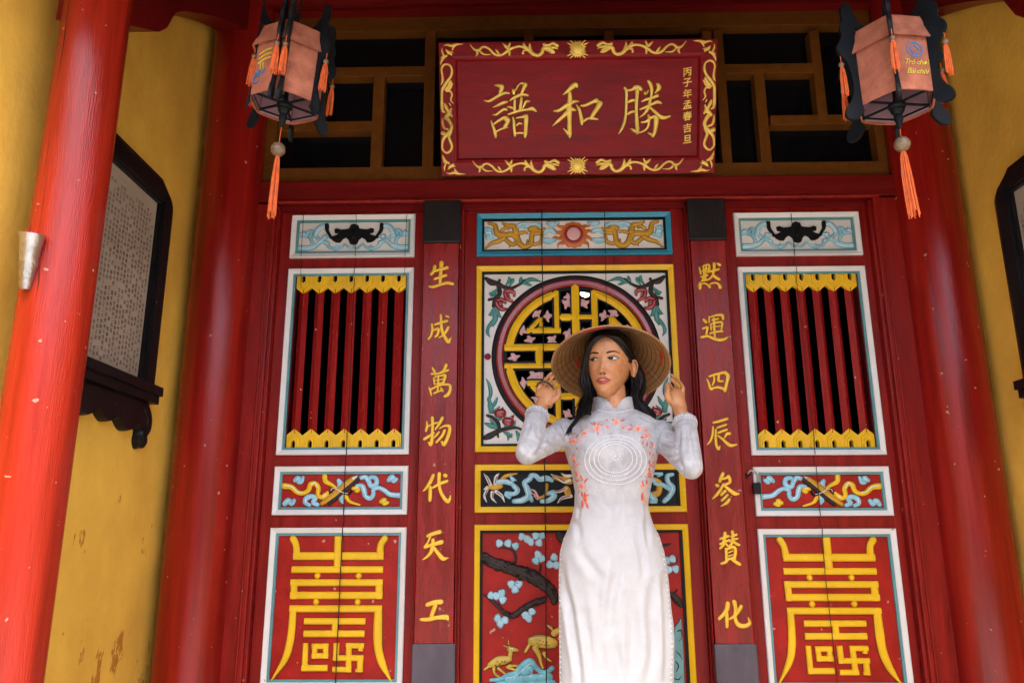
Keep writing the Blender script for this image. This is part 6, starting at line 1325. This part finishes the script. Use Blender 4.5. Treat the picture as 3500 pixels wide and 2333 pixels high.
# trousers, shoes
tr_ = MB()
for s_, xo in ((-1, -.066), (1, .045)):
    bx_ = person.location.x+xo-(.018 if s_ < 0 else 0)
    tr_.tube([(bx_, -.405, .92), (bx_-.004*s_, -.40, .6), (bx_+.006*s_, -.395, .3), (bx_+.008*s_, -.40, .05)], [(.085, .075), (.098, .08), (.105, .09), (.125, .11)], 32, up=(1, 0, 0))
tm = remesh(tr_, 'trousers', .008, 6); obj('trousers', tm, MAT['trouser_silk'], person, True)
for s_ in (-1, 1):
    m = MB(); bx_ = person.location.x+s_*.075
    m.tube([(bx_, -.33, .03), (bx_, -.40, .04), (bx_, -.48, .03), (bx_, -.545, .018)], [(.028, .03), (.034, .04), (.038, .03), (.02, .014)], 16, up=(1, 0, 0)); m.build('shoe', MAT['pearl'], person, True)

# ---- hair: cap plus combed locks
def hmask(x, y, z):
    ax = abs(x)
    if y < -.02: e = z-(.191-13.5*x*x)
    elif y < .006: e = max(z-(.191-13.5*x*x), (z-.118)*.8)
    else: e = .03 if z > .095 else (y-.022-(.095-z)*.6)
    return max(0, min(1, e/.012+.5))
hm = MB(); V, F = head_grid(.0075, hmask, 260, 200); hm.add([HM @ v for v in V], F)
rg = random.Random(21)
def lock(pts, r, jx, n=5, wave=62):
    ox, oy, oY = rg.uniform(-jx, jx), rg.uniform(-25, 25), rg.uniform(-.012, .012); ph = rg.uniform(0, 6.28); amp = rg.uniform(4, 16)
    P = []
    for i, (x, y, Y, k) in enumerate(pts): P.append(tuple(PC(cP, x+ox*k+amp*math.sin(i*1.7+ph)*k+wave*max(0, k-.5)*math.sin(y*.0125+ox*.012+.8), y+oy*k, Y+oY*k)))
    Q = catmull(P, n); m_ = len(Q)
    hm.tube(Q, [(r*(.55+.9*math.sin(math.pi*(.12+.80*i/(m_-1)))), r*.6*(.45+.8*math.sin(math.pi*(.12+.80*i/(m_-1))))) for i in range(m_)], 6)
LEFT = [(985, 215, -.535, .15), (850, 262, -.530, .35), (720, 420, -.505, .35), (668, 620, -.478, .4), (655, 820, -.462, .6), (665, 1000, -.462, .9), (690, 1160, -.475, 1.1), (680, 1320, -.500, 1.2), (640, 1480, -.522, 1.2)]
LEFT2 = LEFT[:-1]+[(620, 1420, -.525, 1.0), (520, 1560, -.545, 1.0), (430, 1700, -.556, .9), (400, 1830, -.560, .8)]
RIGHT = [(1015, 215, -.535, .15), (1180, 262, -.535, .35), (1330, 420, -.510, .35), (1420, 560, -.470, .4), (1500, 720, -.425, .6), (1520, 900, -.405, .9), (1480, 1060, -.405, 1.1), (1470, 1220, -.420, 1.2), (1540, 1400, -.435, 1.1), (1640, 1560, -.440, 1.0)]
BACK = [(1100, 300, -.36, .6), (1130, 700, -.345, 1), (1120, 1000, -.350, 1.1), (1110, 1250, -.365, 1.2), (1120, 1420, -.372, 1.2)]
for i in range(120): lock(LEFT, rg.uniform(.0016, .0044), 66)
for i in range(24): lock(LEFT2, rg.uniform(.0010, .0026), 62)
for i in range(130): lock(RIGHT, rg.uniform(.0016, .0044), 76)
for i in range(60): lock(BACK, rg.uniform(.006, .010), 300)
for i in range(60): lock([(1480, 640, -.40, .5), (1560, 880, -.385, .9), (1540, 1080, -.39, 1.1), (1560, 1280, -.405, 1.2), (1680, 1480, -.42, 1.1), (1730, 1560, -.42, .9)], rg.uniform(.0014, .0036), 66)
for i in range(14): lock([(1560, 1250, -.43, .6), (1610, 1400, -.438, 1), (1690, 1560, -.44, 1.2), (1760, 1650, -.44, 1.3)], rg.uniform(.0008, .0016), 60)
for i in range(46): lock(LEFT if i % 2 else RIGHT, rg.uniform(.0004, .0007), 120, 5, 70)
for i in range(16): lock([(700, 1180, -.49, .5), (640, 1330, -.51, .9), (560, 1480, -.53, 1.2), (540, 1560, -.54, 1.5)], rg.uniform(.0004, .0007), 70)
hm.build('hair', MAT['hair'], person, True)

# ================================================================ conical hat (worn, held by its brim)
hat_c = PC(cP, 1078, 712, -.420)
hat = thing('conical_hat', hat_c, 'woven palm leaf conical hat tilted back on the head', 'hat')
hat.rotation_euler = (Matrix.Rotation(math.radians(3.4), 4, 'Y') @ Matrix.Rotation(math.radians(-28), 4, 'X')).to_euler()
HRAD, HH = .1945, .172
g, nt, b = _new('palm_leaf'); N, L = nt.nodes, nt.links
tc = N.new('ShaderNodeTexCoord'); sp_ = N.new('ShaderNodeSeparateXYZ'); L.new(tc.outputs['Object'], sp_.inputs[0])
at = N.new('ShaderNodeMath'); at.operation = 'ARCTAN2'; L.new(sp_.outputs[1], at.inputs[0]); L.new(sp_.outputs[0], at.inputs[1])
cb = N.new('ShaderNodeCombineXYZ'); mu = N.new('ShaderNodeMath'); mu.operation = 'MULTIPLY'; L.new(at.outputs[0], mu.inputs[0]); mu.inputs[1].default_value = 30; L.new(mu.outputs[0], cb.inputs[0])
mz = N.new('ShaderNodeMath'); mz.operation = 'MULTIPLY'; L.new(sp_.outputs[2], mz.inputs[0]); mz.inputs[1].default_value = 9; L.new(mz.outputs[0], cb.inputs[1])
n1 = N.new('ShaderNodeTexNoise'); n1.inputs['Scale'].default_value = 1.6; n1.inputs['Detail'].default_value = 5; n1.inputs['Roughness'].default_value = .7; L.new(cb.outputs[0], n1.inputs[0])
rp = N.new('ShaderNodeValToRGB'); e = rp.color_ramp; e.elements[0].position = .30; e.elements[0].color = (.115, .045, .013, 1); e.elements[1].position = .72; e.elements[1].color = (.46, .26, .09, 1); q = e.elements.new(.5); q.color = (.27, .128, .040, 1)
L.new(n1.outputs[0], rp.inputs[0]); L.new(rp.outputs[0], b.inputs['Base Color']); b.inputs['Roughness'].default_value = .62; b.inputs['Transmission Weight'].default_value = 0
bp = N.new('ShaderNodeBump'); bp.inputs['Strength'].default_value = .6; bp.inputs['Distance'].default_value = .003; L.new(n1.outputs[0], bp.inputs['Height']); L.new(bp.outputs[0], b.inputs['Normal']); MAT['palm_leaf'] = g
paint('hat_thread', (.055, .028, .012), .7, .3, 60); paint('hat_rim', (.36, .19, .07), .6, .25, 60)
def hobj(mb, name, mat, smooth=True, ang=None):
    me = mb.mesh(name); o = obj(name, me, mat, None, smooth); o.parent = hat
    if ang: me.set_sharp_from_angle(angle=math.radians(ang))
    return o
def cone_r(t): return HRAD*(1-t)+.006*math.sin(math.pi*t)*-1         # slightly hollow sides
m = MB(); prof = [(cone_r(t), HH*t) for t in np.linspace(0, 1, 15)]
V, F, nu = [], [], 120
for rr_, zz in prof:
    for k in range(nu): a = 2*math.pi*k/nu; V.append((max(rr_, .0005)*math.cos(a), max(rr_, .0005)*math.sin(a), zz+.0006*math.sin(a*60)))
for i in range(len(prof)-1):
    for k in range(nu): j = (k+1) % nu; F.append((i*nu+k, i*nu+j, (i+1)*nu+j, (i+1)*nu+k))
o0 = len(V)
for rr_, zz in prof:
    for k in range(nu): a = 2*math.pi*k/nu; V.append((max(rr_-.0022, .0003)*math.cos(a), max(rr_-.0022, .0003)*math.sin(a), zz-.0016))
for i in range(len(prof)-1):
    for k in range(nu): j = (k+1) % nu; F.append((o0+i*nu+k, o0+(i+1)*nu+k, o0+(i+1)*nu+j, o0+i*nu+j))
m.add(V, F); hobj(m, 'leaf_cone', g)
m = MB(); m.tube([(HRAD*math.cos(a), HRAD*math.sin(a), -.0005) for a in np.linspace(0, 2*math.pi, 121)], .0026, 8, False); hobj(m, 'brim_hoop', MAT['hat_rim'])
for i in range(1, 13):
    t = i/15.5; r_ = cone_r(t)-.0030; m = MB(); m.tube([(r_*math.cos(a), r_*math.sin(a), HH*t-.001) for a in np.linspace(0, 2*math.pi, 81)], .0011, 5, False); hobj(m, 'hoop_thread', MAT['hat_thread'])
m = MB()
for k in range(96):
    a = 2*math.pi*k/96; m.tube([((HRAD+.0022)*math.cos(a), (HRAD+.0022)*math.sin(a), .002), ((HRAD-.001)*math.cos(a+.01), (HRAD-.001)*math.sin(a+.01), -.0036), ((HRAD-.006)*math.cos(a+.02), (HRAD-.006)*math.sin(a+.02), .003)], .0006, 4)
tag(hobj(m, 'rim_stitches', MAT['tooth']), kind='stuff')
def inside(a, t, d=.004): r_ = cone_r(t)-d; return (r_*math.cos(a), r_*math.sin(a), HH*t-.002)
for pts in (((-2.22, .06), (-2.08, .10), (-1.95, .11), (-1.80, .09)), ((-.42, .10), (-.25, .09), (-.10, .11), (.0, .10)), ((2.55, .28), (2.45, .38), (2.62, .42), (2.72, .33), (2.50, .30)), ((.42, .24), (.55, .30), (.66, .26), (.58, .20), (.45, .22))):
    m = MB(); m.tube([q[:3] for q in catmull([inside(a, t) for a, t in pts], 5)], .0016, 6)
    m.tube([q[:3] for q in catmull([inside(a+.03, t+.012, .0055) for a, t in pts], 5)], .0012, 6); hobj(m, 'red_ribbon', MAT['red_thread'])
# ================================================================ black bead bracelet across the left palm
br = thing('bead_bracelet', PC(cH1, 750, 520, -.49), 'black bead bracelet looped over the hand at the left of the hat', 'bracelet')
BP = catmull([tuple(PC(cH1, x, y, Y)) for x, y, Y in ((588, 590, -.470), (600, 540, -.482), (690, 495, -.484), (775, 520, -.482), (850, 565, -.480), (900, 630, -.482), (908, 700, -.490))], 12)
m = MB(); L_ = 0; last = Vector(BP[0]); nxt = 0
for q in BP:
    q = Vector(q); L_ += (q-last).length; last = q
    if L_ >= nxt: 
        m = MB(); m.ball(q, .0036, 10, 8); m.build('bead', MAT['onyx'], br, True); nxt += .0062
